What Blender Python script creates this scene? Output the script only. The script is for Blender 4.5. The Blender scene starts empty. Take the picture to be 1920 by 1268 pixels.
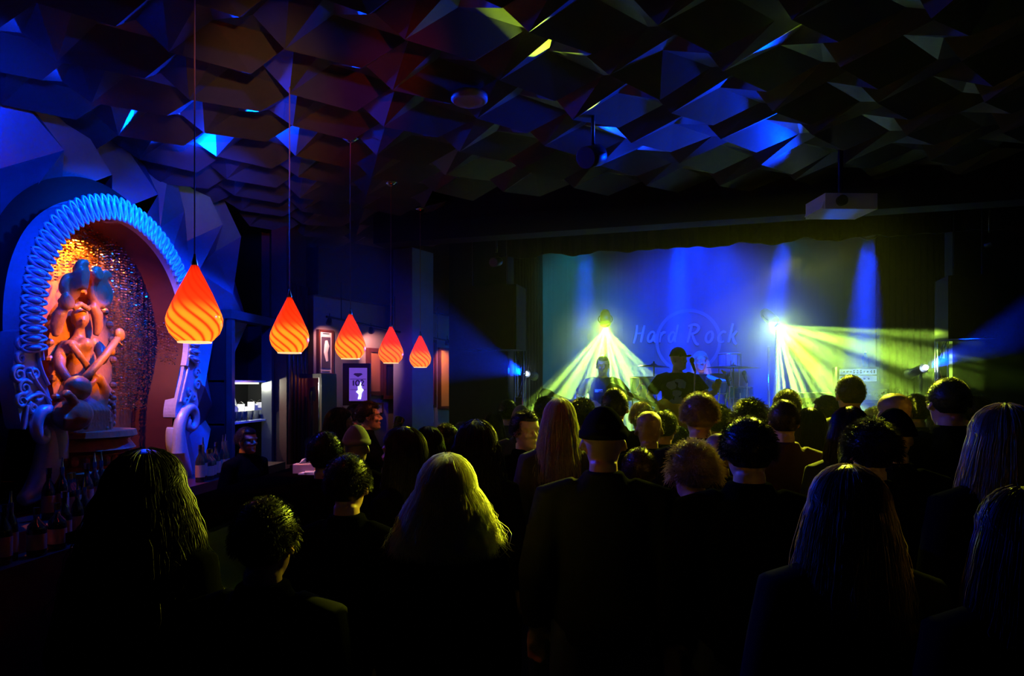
import bpy, bmesh, math, random
import numpy as np
from mathutils import Vector, Matrix, Euler, noise

random.seed(7)
PI = math.pi
C = bpy.context.scene.collection
sc = bpy.context.scene

# ------------------------------------------------------------------ camera
F = 1250.0                      # focal length in pixels of the 1920 wide frame
HORIZON = 721.0
VPX = 1081.0                    # vanishing point of the bar direction (+Y)
CAM = Vector((0, 0, 1.82))
TH = math.atan((VPX - 960) / F)
FWD = Vector((-math.sin(TH), math.cos(TH), 0)); RGT = Vector((math.cos(TH), math.sin(TH), 0)); UP = Vector((0, 0, 1))
cd = bpy.data.cameras.new('camera'); cam = bpy.data.objects.new('camera', cd); C.objects.link(cam)
cam.location = CAM; cam.rotation_euler = (PI / 2, 0, TH)
cd.sensor_width = 36; cd.lens = 36 * F / 1920; cd.shift_y = (HORIZON - 634) / 1920; cd.clip_start = .05
sc.camera = cam

# ------------------------------------------------------------------ world, exposure
w = bpy.data.worlds.new('world'); sc.world = w; w.use_nodes = True
w.node_tree.nodes['Background'].inputs[0].default_value = (.01, .012, .03, 1)
w.node_tree.nodes['Background'].inputs[1].default_value = 0.02
sc.view_settings.view_transform = 'Standard'; sc.view_settings.look = 'None'
sc.view_settings.exposure = 0; sc.view_settings.gamma = 1; sc.view_settings.use_curve_mapping = False
cy = sc.cycles
cy.max_bounces = 6; cy.diffuse_bounces = 3; cy.glossy_bounces = 3; cy.transmission_bounces = 5; cy.transparent_max_bounces = 12
cy.volume_bounces = 0; cy.caustics_reflective = False; cy.caustics_refractive = False
cy.sample_clamp_indirect = 2.0; cy.use_adaptive_sampling = True; cy.adaptive_threshold = .025

def ray(px, py): return FWD + RGT * ((px - 960) / F) + UP * ((HORIZON - py) / F)
def P(px, py, d): return CAM + ray(px, py) * d
def PX(px, py, X): r = ray(px, py); return CAM + r * ((X - CAM.x) / r.x)
def PZ(px, py, z): r = ray(px, py); return CAM + r * ((z - CAM.z) / r.z)
def PY(px, py, Y): r = ray(px, py); return CAM + r * ((Y - CAM.y) / r.y)
# stage frame: the stage front runs from SL to SR, its right end nearer
SL = P(945, HORIZON, 7.8); SR = P(1765, HORIZON, 6.5)
SU = (SR - SL); SU.z = 0; SU.normalize(); SV = Vector((-SU.y, SU.x, 0)); SROT = math.atan2(SU.y, SU.x)
DECK = .47
def ST(px, py, back):
    r = ray(px, py); o = SL + SV * back
    return CAM + r * ((o - CAM).dot(SV) / r.dot(SV))

# ------------------------------------------------------------------ lights
def look_rot(src, dst): return (Vector(dst) - Vector(src)).to_track_quat('-Z', 'Y').to_euler()
def spot(name, src, dst, power, col, ang=30, blend=.4, radius=.03, parent=None):
    l = bpy.data.lights.new(name, 'SPOT'); l.energy = power; l.color = col; l.spot_size = math.radians(ang)
    l.spot_blend = blend; l.shadow_soft_size = radius
    o = bpy.data.objects.new(name, l); C.objects.link(o); o.location = src; o.rotation_euler = look_rot(src, dst)
    return o
def point(name, loc, power, col, radius=.03):
    l = bpy.data.lights.new(name, 'POINT'); l.energy = power; l.color = col; l.shadow_soft_size = radius
    o = bpy.data.objects.new(name, l); C.objects.link(o); o.location = loc
    return o
def gobo(lo, view, rays=7.0, lo_=.42, hi=.62, base=.1, seed=0.0):
    """a gobo of rays that radiate from the edge of the beam; view = a direction in the world the rays lie along"""
    l = lo.data; l.use_nodes = True; nt = l.node_tree; em = nt.nodes['Emission']
    v = lo.rotation_euler.to_matrix().inverted() @ Vector(view); u0, v0 = v.x / v.z, v.y / v.z
    tc = nt.nodes.new('ShaderNodeTexCoord'); sx = nt.nodes.new('ShaderNodeSeparateXYZ')
    nt.links.new(tc.outputs['Normal'], sx.inputs[0])
    dv = []
    for k, c0_ in ((0, u0), (1, v0)):
        m = nt.nodes.new('ShaderNodeMath'); m.operation = 'DIVIDE'
        nt.links.new(sx.outputs[k], m.inputs[0]); nt.links.new(sx.outputs[2], m.inputs[1])
        m2 = nt.nodes.new('ShaderNodeMath'); m2.operation = 'SUBTRACT'; m2.inputs[1].default_value = c0_; nt.links.new(m.outputs[0], m2.inputs[0]); dv.append(m2)
    at = nt.nodes.new('ShaderNodeMath'); at.operation = 'ARCTAN2'
    nt.links.new(dv[0].outputs[0], at.inputs[0]); nt.links.new(dv[1].outputs[0], at.inputs[1])
    # fold the angle so that it has no seam inside the beam
    cs = nt.nodes.new('ShaderNodeMath'); cs.operation = 'ABSOLUTE'; nt.links.new(at.outputs[0], cs.inputs[0])
    ad = nt.nodes.new('ShaderNodeMath'); ad.operation = 'MULTIPLY_ADD'; ad.inputs[1].default_value = 1; ad.inputs[2].default_value = seed; nt.links.new(at.outputs[0], ad.inputs[0])
    no = nt.nodes.new('ShaderNodeTexNoise'); no.noise_dimensions = '1D'; no.inputs['Scale'].default_value = rays; no.inputs['Detail'].default_value = 1.5
    nt.links.new(ad.outputs[0], no.inputs['W'])
    mr = nt.nodes.new('ShaderNodeMapRange'); mr.interpolation_type = 'SMOOTHSTEP'
    mr.inputs[1].default_value = lo_; mr.inputs[2].default_value = hi; mr.inputs[3].default_value = base; mr.inputs[4].default_value = 1
    nt.links.new(no.outputs[0], mr.inputs[0]); nt.links.new(mr.outputs[0], em.inputs['Strength'])

BLUE = (.0, .03, 1.0); YEL = (.62, 1.0, .03); CYAN = (.0, .55, 1.0); AMBER = (1, .42, .08)
YL = ST(1135, 615, 2.15); YR = ST(1457, 610, 1.9)         # the two yellow moving heads
def horiz(v): v = Vector((v.x, v.y, 0)); return v.normalized()
TL = horiz(CAM - YL); TR = horiz(CAM - YR)
AL = TL * .574 - UP * .819; AR = TR * .574 + (SU * .64 - UP * .768) * .819
yl = spot('spot_yellow', YL, YL + AL, 5600, (.56, 1, .07), 70, .12, .012); gobo(yl, TL, 20, .46, .58, .015, 3)
yr = spot('spot_yellow', YR, YR + AR, 5600, (.56, 1, .07), 70, .12, .012); gobo(yr, TR, 20, .46, .58, .015, 11)
spot('spot_crowd', YL + TL * .05, P(900, 950, 2.5), 750, YEL, 36, .8, .04)
spot('spot_crowd', YR + TR * .05, P(1380, 950, 2.5), 850, YEL, 40, .8, .04)
for px, tx, pw in ((1098, 1092, 3500), (1272, 1272, 7000), (1470, 1405, 7000), (1628, 1600, 7000)):
    s = ST(px, 452, .55); t = ST(tx, 730, 1.0); t.z = DECK
    spot('spot_blue', s, t, pw * 2.6, BLUE, 17, .9, .10)
bl = ST(984, 700, .5); spot('spot_blue', bl, bl + (P(560, 560, 4.6) - bl), 16000, BLUE, 22, .6, .03)
br = ST(1741, 687, .3); spot('spot_blue', br, P(2050, 560, 5.0), 16000, BLUE, 22, .6, .03)
# wash on the banner and through the stage haze
spot('spot_wash', ST(1300, 440, .4), ST(1300, 640, 2.8), 1300, (.0, .025, 1), 80, .8, .1)
spot('spot_wash', ST(1080, 440, .4), ST(1060, 640, 2.8), 260, (.0, .5, .6), 70, .8, .1)  # added teal spots; stand in for yellow and blue light mixing in haze
spot('spot_wash', ST(1480, 440, .4), ST(1500, 600, 2.8), 60, (.0, .5, .6), 60, .8, .1)
spot('spot_lavender', ST(1330, 740, 1.9), ST(1310, 670, 2.85), 12, (.7, .4, 1), 120, 1, .1)  # added for the pale glow low on the banner, no such fixture
for px, tx, ty in ((1150, 960, 905), (1500, 1400, 905)):
    s = ST(px, 452, -.35); s.z = 3.30
    spot('spot_back_yellow', s, P(tx, ty + 60, 2.6), 700 if px < 1300 else 1800, (.95, 1, .03), 40, .35, .05)
sh_ = ST(1560, 452, -.35); sh_.z = 3.3; spot('spot_hair', sh_, P(900, 950, 2.3), 15000, (.95, 1, .03), 4.6, .5, .03)  # added spot with no fixture, only for the blonde hair rim
# added spots with no fixture that put colour on the ceiling facets
CY1 = ST(1300, 452, -1.1); CY1.z = 3.2
spot('spot_ceiling_yellow', CY1, PZ(1005, 85, 3.7), 8000, YEL, 3.2, .3, .03)
spot('spot_ceiling_yellow', CY1, PZ(1500, 50, 3.7), 8000, YEL, 4, .3, .03)
spot('spot_ceiling_yellow', CY1, PZ(985, 10, 3.7), 8000, YEL, 3.4, .3, .03)
spot('spot_ceiling_blue', (1.9, 5.7, 3.45), (-.9, 3.3, 3.74), 1000, (0, .03, 1), 58, .8, .05)
spot('spot_ceiling_blue', (.2, 6.1, 3.4), (1.0, 3.0, 3.74), 800, (0, .03, 1), 40, .8, .05)
spot('spot_ceiling_blue', (-3.3, 5.2, 3.42), (-1.2, 3.2, 3.72), 900, (0, .03, 1), 90, .8, .03)
spot('spot_ceiling_amber', (.2, .2, 2.6), PZ(470, 270, 3.7), 420, (1, .42, .12), 15, .9, .05)  # added near the camera, no amber source stands there
spot('spot_ceiling_red', (1.0, .6, 2.7), PZ(670, 190, 3.7), 260, (1, .04, .01), 10, .9, .05)  # added near the camera for the red patch on the ceiling
spot('spot_red_wash', (-1.2, 2.0, 3.4), (-.5, 3.3, 1.4), 9, (1, .05, .015), 60, .9, .05)  # added red spot standing in for the pendants' glow on the crowd
spot('spot_wash', ST(1360, 440, .4), ST(1380, 760, 1.9), 900, (.0, .04, 1), 50, .8, .1)
spot('spot_bar_blue', (-2.2, 4.2, 3.4), (-3.7, 6.3, 2.9), 420, (0, .03, 1), 60, .8, .03)
spot('spot_bar_down', (-.9, 4.6, 3.4), P(700, 775, 5.7), 90, (1, .2, .05), 14, .8, .03)  # added warm spot for the drinking person's face, no fixture
# bar lights
spot('spot_bar_blue', (-2.7, 4.6, 3.5), (-3.6, 4.9, 2.2), 330, (.0, .06, 1), 110, .6, .03)
spot('spot_bar_blue', (-2.4, 2.7, 3.3), (-3.7, 3.6, 3.1), 240, (.0, .03, 1), 80, .8, .03)
spot('spot_bar_down', (-1.75, 5.2, 3.45), PZ(580, 888, 1.1), 170, (1, .33, .08), 12, .8, .02)  # added orange spot that brightens the napkin box, no fixture
spot('spot_bar_blue', (-2.5, 6.6, 3.45), (-3.6, 5.9, 2.2), 380, (.0, .03, 1), 70, .6, .03)
spot('spot_bar_amber', (-2.0, 4.2, 2.9), (-3.6, 4.46, 2.05), 330, (1, .32, .03), 25, .6, .05)
spot('spot_niche', (-3.66, 4.6, 2.9), (-3.95, 4.8, 1.9), 110, (1, .30, .03), 160, .8, .003)

# ------------------------------------------------------------------ materials
def mat(name, col, rough=.6, metal=0, spec=.5, noise_=0.12, nscale=8, bump=0, emit=None, es=0, trans=0, alpha=1, coat=0):
    m = bpy.data.materials.new(name); m.use_nodes = True; nt = m.node_tree; b = nt.nodes['Principled BSDF']
    b.inputs['Roughness'].default_value = rough; b.inputs['Metallic'].default_value = metal
    b.inputs['Specular IOR Level'].default_value = spec; b.inputs['Base Color'].default_value = (*col, 1)
    if coat: b.inputs['Coat Weight'].default_value = coat
    if noise_ or bump:
        tc = nt.nodes.new('ShaderNodeTexCoord'); n = nt.nodes.new('ShaderNodeTexNoise')
        n.inputs['Scale'].default_value = nscale; n.inputs['Detail'].default_value = 4
        nt.links.new(tc.outputs['Object'], n.inputs['Vector'])
        if noise_:
            mx = nt.nodes.new('ShaderNodeMix'); mx.data_type = 'RGBA'
            mx.inputs[6].default_value = (*[c * (1 - noise_) for c in col], 1); mx.inputs[7].default_value = (*[min(1, c * (1 + noise_)) for c in col], 1)
            nt.links.new(n.outputs[0], mx.inputs[0]); nt.links.new(mx.outputs[2], b.inputs['Base Color'])
        if bump:
            bp = nt.nodes.new('ShaderNodeBump'); bp.inputs['Strength'].default_value = bump; bp.inputs['Distance'].default_value = .02
            nt.links.new(n.outputs[0], bp.inputs['Height']); nt.links.new(bp.outputs[0], b.inputs['Normal'])
    if emit: b.inputs['Emission Color'].default_value = (*emit, 1); b.inputs['Emission Strength'].default_value = es
    if trans: b.inputs['Transmission Weight'].default_value = trans
    if alpha < 1: b.inputs['Alpha'].default_value = alpha
    return m
def hairmat(name, col, tr=.35, spec=.6):
    m = bpy.data.materials.new(name); m.use_nodes = True; nt = m.node_tree; b = nt.nodes['Principled BSDF']
    oi = nt.nodes.new('ShaderNodeTexCoord'); n = nt.nodes.new('ShaderNodeTexNoise'); n.inputs['Scale'].default_value = 60
    nt.links.new(oi.outputs['Object'], n.inputs['Vector'])
    mx = nt.nodes.new('ShaderNodeMix'); mx.data_type = 'RGBA'
    mx.inputs[6].default_value = (*[c * .7 for c in col], 1); mx.inputs[7].default_value = (*[min(1, c * 1.3) for c in col], 1)
    nt.links.new(n.outputs[0], mx.inputs[0]); nt.links.new(mx.outputs[2], b.inputs['Base Color'])
    b.inputs['Roughness'].default_value = .38; b.inputs['Specular IOR Level'].default_value = spec
    t = nt.nodes.new('ShaderNodeBsdfTranslucent'); nt.links.new(mx.outputs[2], t.inputs[0])
    ms = nt.nodes.new('ShaderNodeMixShader'); ms.inputs[0].default_value = tr
    nt.links.new(b.outputs[0], ms.inputs[1]); nt.links.new(t.outputs[0], ms.inputs[2])
    nt.links.new(ms.outputs[0], nt.nodes['Material Output'].inputs['Surface'])
    return m
M = dict(
    floor=mat('dark_floor', (.002, .002, .002), .8, spec=.05, bump=.1), black=mat('matt_black', (.008, .008, .009), .85, spec=.2),
    blackm=mat('black_metal', (.02, .02, .022), .4, .6), facet=mat('brushed_metal_panel', (.07, .07, .075), .3, .2, spec=.12, bump=.05, nscale=14),
    wallfacet=mat('satin_wall_panel', (.34, .35, .42), .3, .75, noise_=.25, nscale=5, bump=.05),
    frame=mat('carved_silver_frame', (.62, .66, .72), .32, .25, bump=.12, nscale=30), wood=mat('mahogany', (.07, .014, .007), .45, nscale=12, coat=.1),
    plaster=mat('rust_plaster', (.55, .17, .035), .7, noise_=.45, nscale=14, bump=.3), redwall=mat('dark_red_wall', (.07, .012, .008), .6, noise_=.3),
    carved=mat('carved_wood', (.5, .19, .06), .38, noise_=.3, nscale=22, bump=.25), sequin=mat('sequin', (.85, .5, .28), .16, .9),
    pwall=mat('cream_wall', (.22, .17, .18), .7), white=mat('white_paint', (.8, .8, .78), .5), chrome=mat('chrome', (.75, .75, .78), .15, 1),
    brass=mat('brass', (.7, .5, .2), .25, 1), banner=mat('grey_banner_cloth', (.13, .13, .17), .85, bump=.1, nscale=5), curtain=mat('black_velvet', (.012, .01, .014), .9, spec=.1),
    logo=mat('pale_logo_print', (.42, .36, .5), .7), logoring=mat('grey_logo_ring', (.22, .22, .3), .7),
    skin=mat('skin', (.5, .27, .18), .5, nscale=30), skin2=mat('pale_skin', (.62, .4, .3), .5, nscale=30), skin3=mat('brown_skin', (.2, .1, .06), .5, nscale=30), eye=mat('eye', (.5, .5, .5), .2, noise_=0),
    denim=mat('dark_denim', (.02, .025, .05), .8), cloth=mat('black_cloth', (.0035, .0035, .004), .9, spec=0), cloth2=mat('charcoal_cloth', (.010, .010, .012), .9, spec=0),
    cloth3=mat('brown_leather', (.01, .005, .003), .7, spec=.1), green=mat('olive_cloth', (.025, .03, .018), .85), redc=mat('dark_red_cloth', (.04, .006, .005), .85), greyc=mat('grey_cloth', (.14, .14, .15), .9),
    cord=mat('brown_cord', (.3, .12, .06), .6), paper=mat('white_paper', (.8, .74, .66), .8), glassd=mat('dark_bottle_glass', (.03, .04, .03), .08, spec=.8, noise_=0, trans=.3),
    label=mat('bottle_label', (.5, .3, .18), .7), glass=mat('clear_glass', (.9, .95, .95), .05, noise_=0, trans=.95), pane=mat('case_pane', (.02, .02, .02), .04, noise_=0, alpha=.12),
    drum=mat('blue_drum_shell', (.1, .2, .45), .3, .3), drumhead=mat('drum_head', (.7, .7, .65), .5), cym=mat('cymbal_bronze', (.25, .2, .1), .3, .9),
    guitar=mat('guitar_body', (.35, .07, .02), .2, coat=.6), tvblack=mat('screen_bezel', (.01, .01, .01), .3), shoe=mat('shoe_leather', (.012, .011, .01), .5),
)
HM = dict(black=hairmat('black_hair', (.010, .008, .007), .04, .2), brown=hairmat('brown_hair', (.03, .014, .008), .08, .25), dblond=hairmat('dark_blond_hair', (.34, .23, .11), .32, .4),
          blond=hairmat('blond_hair', (.9, .78, .5), .6), grey=hairmat('grey_hair', (.35, .33, .3), .4))

# ------------------------------------------------------------------ helpers
def tag(o, label=None, cat=None, group=None, kind=None):
    if label: o['label'] = label
    if cat: o['category'] = cat
    if group: o['group'] = group
    if kind: o['kind'] = kind
    return o
def thing(name, label, cat, loc=(0, 0, 0), rotz=0, scale=1, group=None):
    o = bpy.data.objects.new(name, None); C.objects.link(o); o.empty_display_size = .1
    o.location = loc; o.rotation_euler = (0, 0, rotz); o.scale = (scale,) * 3 if not hasattr(scale, '__len__') else scale
    return tag(o, label, cat, group)
class MB:
    def __init__(s): s.v = []; s.f = []
    def add(s, vs, fs):
        b = len(s.v); s.v += [tuple(x) for x in vs]; s.f += [tuple(i + b for i in q) for q in fs]; return s
    def box(s, c, size, rot=None):
        c = Vector(c); x, y, z = [a / 2 for a in size]
        R = Euler(rot).to_matrix() if rot else None
        vs = [Vector((i * x, j * y, k * z)) for i in (-1, 1) for j in (-1, 1) for k in (-1, 1)]
        vs = [(R @ v if R else v) + c for v in vs]
        return s.add(vs, [(0, 1, 3, 2), (4, 6, 7, 5), (0, 4, 5, 1), (2, 3, 7, 6), (0, 2, 6, 4), (1, 5, 7, 3)])
    def tube(s, pts, rad, n=8, cap=True, flat=1.0, up=None):
        pts = [Vector(p) for p in pts]
        if not hasattr(rad, '__len__'): rad = [rad] * len(pts)
        rings = []; prev = None
        for i, p in enumerate(pts):
            t = (pts[min(i + 1, len(pts) - 1)] - pts[max(i - 1, 0)])
            t = t.normalized() if t.length > 1e-9 else Vector((0, 0, 1))
            if prev is None:
                a = Vector(up) if up else (Vector((0, 0, 1)) if abs(t.z) < .9 else Vector((1, 0, 0)))
            else: a = prev
            a = (a - t * a.dot(t)); a = a.normalized() if a.length > 1e-6 else t.orthogonal().normalized()
            prev = a; b = t.cross(a)
            rings.append([p + a * (rad[i] * math.cos(2 * PI * k / n)) + b * (rad[i] * flat * math.sin(2 * PI * k / n)) for k in range(n)])
        return s.rings(rings, cap)
    def rings(s, rings, cap=True, close=False):
        n = len(rings[0]); vs = [v for r in rings for v in r]; fs = []
        m = len(rings)
        for i in range(m if close else m - 1):
            j = (i + 1) % m
            for k in range(n): fs.append((i * n + k, i * n + (k + 1) % n, j * n + (k + 1) % n, j * n + k))
        if cap and not close: fs += [tuple(range(n - 1, -1, -1)), tuple((m - 1) * n + k for k in range(n))]
        return s.add(vs, fs)
    def ell(s, c, r, rot=None, n=14, m=9):
        c = Vector(c); r = Vector(r) if hasattr(r, '__len__') else Vector((r, r, r))
        R = Euler(rot).to_matrix() if rot else Matrix.Identity(3)
        vs = [c + R @ Vector((0, 0, -r.z))]; fs = []
        for i in range(1, m):
            a = -PI / 2 + PI * i / m
            for k in range(n):
                b = 2 * PI * k / n
                vs.append(c + R @ Vector((r.x * math.cos(a) * math.cos(b), r.y * math.cos(a) * math.sin(b), r.z * math.sin(a))))
        vs.append(c + R @ Vector((0, 0, r.z))); L = len(vs) - 1
        for k in range(n): fs.append((0, 1 + (k + 1) % n, 1 + k)); fs.append((L, 1 + (m - 2) * n + k, 1 + (m - 2) * n + (k + 1) % n))
        for i in range(m - 2):
            for k in range(n): a = 1 + i * n; fs.append((a + k, a + (k + 1) % n, a + n + (k + 1) % n, a + n + k))
        return s.add(vs, fs)
    def lathe(s, prof, c=(0, 0, 0), n=24, rot=None, cap=True):
        c = Vector(c); R = Euler(rot).to_matrix() if rot else Matrix.Identity(3)
        rs = [[c + R @ Vector((r * math.cos(2 * PI * k / n), r * math.sin(2 * PI * k / n), z)) for k in range(n)] for r, z in prof]
        return s.rings(rs, cap)
    def torus(s, c, R_, r, rot=None, n=32, m=8, sc_=(1, 1)):
        c = Vector(c); R = Euler(rot).to_matrix() if rot else Matrix.Identity(3); rs = []
        for i in range(n):
            a = 2 * PI * i / n
            rs.append([c + R @ Vector(((R_ + r * math.cos(2 * PI * k / m)) * math.cos(a) * sc_[0], (R_ + r * math.cos(2 * PI * k / m)) * math.sin(a) * sc_[1], r * math.sin(2 * PI * k / m))) for k in range(m)])
        return s.rings(rs, close=True)
    def prism(s, poly, f, depth):
        """poly in 2D, f(u,v,w) maps to 3D"""
        n = len(poly); vs = [f(u, v, 0) for u, v in poly] + [f(u, v, depth) for u, v in poly]
        return s.add(vs, [tuple(range(n)), tuple(range(2 * n - 1, n - 1, -1))] + [(k, k + n, (k + 1) % n + n, (k + 1) % n) for k in range(n)])
    def mesh(s, name, smooth=False):
        me = bpy.data.meshes.new(name); me.from_pydata(s.v, [], s.f)
        bm = bmesh.new(); bm.from_mesh(me); bmesh.ops.recalc_face_normals(bm, faces=bm.faces); bm.to_mesh(me); bm.free()
        if smooth: me.shade_smooth()
        return me
    def build(s, name, m, parent=None, loc=None, smooth=False, world=False, rotz=0):
        if world and parent is not None:
            W = parent.matrix_basis.copy() if parent.parent is None else parent.parent.matrix_basis @ parent.matrix_basis
            I = Matrix.LocRotScale(parent.location, parent.rotation_euler, parent.scale).inverted() if parent.parent is None else \
                (Matrix.LocRotScale(parent.parent.location, parent.parent.rotation_euler, parent.parent.scale) @ Matrix.LocRotScale(parent.location, parent.rotation_euler, parent.scale)).inverted()
            s.v = [tuple(I @ Vector(v)) for v in s.v]
        if loc is not None and parent is None and world:
            L = Vector(loc); s.v = [tuple(Vector(v) - L) for v in s.v]
        me = s.mesh(name, smooth); o = bpy.data.objects.new(name, me); C.objects.link(o)
        if m: me.materials.append(m)
        if parent: o.parent = parent
        if loc is not None: o.location = loc
        if rotz: o.rotation_euler = (0, 0, rotz)
        return o
def put(me, name, m, parent=None, **kw):
    o = bpy.data.objects.new(name, me); C.objects.link(o)
    if parent: o.parent = parent
    if m is not None:
        if not me.materials: me.materials.append(m)
        elif me.materials[0] is not m:
            o.material_slots[0].link = 'OBJECT'; o.material_slots[0].material = m
    return o
def remesh(mb, name, voxel, smooth=1):
    me = mb.mesh(name); ob = bpy.data.objects.new(name, me); C.objects.link(ob)
    r = ob.modifiers.new('r', 'REMESH'); r.mode = 'VOXEL'; r.voxel_size = voxel; r.use_smooth_shade = True
    if smooth: q = ob.modifiers.new('s', 'SMOOTH'); q.factor = .5; q.iterations = smooth
    dg = bpy.context.evaluated_depsgraph_get(); dg.update()
    out = bpy.data.meshes.new_from_object(ob.evaluated_get(dg)); out.name = name
    bpy.data.objects.remove(ob); bpy.data.meshes.remove(me)
    out.shade_smooth()
    return out
def struct(o): o['kind'] = 'structure'; return o
# ------------------------------------------------------------------ the room shell
WX = -3.6; CZ = 3.74
o = struct(MB().box((.5, 6, -.05), (9, 16, .1)).build('floor', M['floor']))
o = struct(MB().box((.5, 6, 4.25), (9, 16, .1)).build('ceiling', M['black']))
def facets(name, m, fn, ni, nj, skip=None, parent=None, poke=None):
    """a folded triangle lattice; fn(i, j) gives the vertex"""
    mb = MB(); vs = [fn(i, j) for j in range(nj + 1) for i in range(ni + 1)]; W = ni + 1
    fs = []
    for j in range(nj):
        for i in range(ni):
            a = j * W + i; b = a + 1; c = a + W; d = c + 1
            for t in (((a, b, c), (b, d, c)) if j % 2 else ((a, b, d), (a, d, c))):
                cen = (Vector(vs[t[0]]) + Vector(vs[t[1]]) + Vector(vs[t[2]])) / 3
                if skip and (skip(cen) or (poke and any(poke(Vector(vs[q])) for q in t))): continue
                fs.append(t)
    mb.add(vs, fs); return mb.build(name, m, parent)
rr = random.Random(3)
def ceil_v(i, j):
    x = WX + i * .215 + (.1075 if j % 2 else 0); y = .6 + j * .27
    k = (i + (j + 1) // 2 + (j % 2)) % 3 if j % 2 else (i + j // 2) % 3
    z = CZ - (.14 if k == 0 else .02) + rr.uniform(-.025, .025)
    if k == 0: x -= .08; y += .08
    if i == 0: x = WX - .05
    return (x, y, z)
o = facets('ceiling_lattice', M['facet'], ceil_v, 34, 29, skip=lambda c: (c.y > 6.35 and c.x > -1.5) or c.x > 3.4)
struct(o)
# niche opening traced on the wall plane
OPX = -3.46
inner_px = [(97, 905), (97, 850), (96, 795), (88, 740), (71, 685), (66, 620), (68, 560), (78, 505), (100, 455), (133, 424), (170, 411), (207, 411), (242, 427), (277, 457), (305, 495), (327, 545), (339, 600), (345, 645), (337, 695), (325, 750), (322, 820), (324, 905)]
INN = [(PX(x, y, OPX).y, PX(x, y, OPX).z) for x, y in inner_px]
def smooth_poly(p, n=1):
    for _ in range(n):
        q = [p[0]]
        for a, b in zip(p, p[1:]): q += [(a[0] * .75 + b[0] * .25, a[1] * .75 + b[1] * .25), (a[0] * .25 + b[0] * .75, a[1] * .25 + b[1] * .75)]
        q.append(p[-1]); p = q
    return p
INN = smooth_poly(INN, 2)
def resample(p, n):
    L = [0]
    for a, b in zip(p, p[1:]): L.append(L[-1] + math.hypot(b[0] - a[0], b[1] - a[1]))
    out = []; k = 0
    for i in range(n):
        t = L[-1] * i / (n - 1)
        while k < len(L) - 2 and L[k + 1] < t: k += 1
        f = (t - L[k]) / max(1e-9, L[k + 1] - L[k]); out.append((p[k][0] + (p[k + 1][0] - p[k][0]) * f, p[k][1] + (p[k + 1][1] - p[k][1]) * f))
    return out, L[-1]
INN, ARCL = resample(INN, 120)
def normals2(p):
    out = []
    for i in range(len(p)):
        a = p[max(i - 1, 0)]; b = p[min(i + 1, len(p) - 1)]; dx, dy = b[0] - a[0], b[1] - a[1]; l = math.hypot(dx, dy)
        out.append((-dy / l, dx / l))
    return out
NRM = normals2(INN)      # points away from the opening (path runs clockwise in Y,Z)
CY = sum(p[0] for p in INN) / len(INN)
if (INN[60][0] + NRM[60][0] * .1, INN[60][1] + NRM[60][1] * .1)[1] < INN[60][1]: NRM = [(-a, -b) for a, b in NRM]
def inside(y, z, grow=0):
    p = [(q[0] + n[0] * grow, q[1] + n[1] * grow) for q, n in zip(INN, NRM)]
    c = False; j = len(p) - 1
    for i in range(len(p)):
        if (p[i][1] > z) != (p[j][1] > z) and y < (p[j][0] - p[i][0]) * (z - p[i][1]) / (p[j][1] - p[i][1]) + p[i][0]: c = not c
        j = i
    return c
rw = random.Random(11)
def wall_v(i, j):
    y = 1.2 + i * .27 + (.135 if j % 2 else 0); z = .95 + j * .475 + (.12 if i % 2 else -.1)
    k = (i + j) % 2
    x = WX - .02 - (.12 if k else 0) + rw.uniform(-.09, .09)
    if j == 6: z = 3.82
    return (x, y, z)
o = struct(facets('wall_left', M['wallfacet'], wall_v, 21, 6, skip=lambda c: inside(c.y, c.z, .12) or (c.y > 6.85 and c.z < 2.6), poke=lambda c: inside(c.y, c.z, .05)))
o = struct(MB().box((WX - .55, 2.2, 1.7), (.04, 5.5, 4)).box((WX - .14, 4.3, .45), (.06, 8, 1.0)).build('wall_bar', M['black']))
# plate closing the panel gap; its black paints the shadow halo round the frame
ringA = [(OPX + .0 - .13, p[0] + n[0] * .0, p[1] + n[1] * .0) for p, n in zip(INN, NRM)]
ringB = [(OPX - .13, p[0] + n[0] * (.3 if p[1] > 1.7 else .1), p[1] + n[1] * (.3 if p[1] > 1.7 else .1)) for p, n in zip(INN, NRM)]
mb = MB(); N_ = len(ringA)
mb.add(ringA + ringB, [(i, i + 1, N_ + i + 1, N_ + i) for i in range(N_ - 1)])
struct(mb.build('trim_1', M['black']))
# the niche: reveal, back panel
NB = OPX - .38
mb = MB(); a = [(OPX, y, z) for y, z in INN]; b = [(NB, CY + (y - CY) * .98, z) for y, z in INN]
mb.add(a + b, [(i, i + 1, N_ + i + 1, N_ + i) for i in range(N_ - 1)])
struct(mb.build('wall_niche', M['redwall'], smooth=True))
mb = MB(); mb.add([(NB + .01, y, z) for y, z in INN], [tuple(range(N_))])
struct(mb.build('wall_niche_back', M['plaster']))
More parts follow.
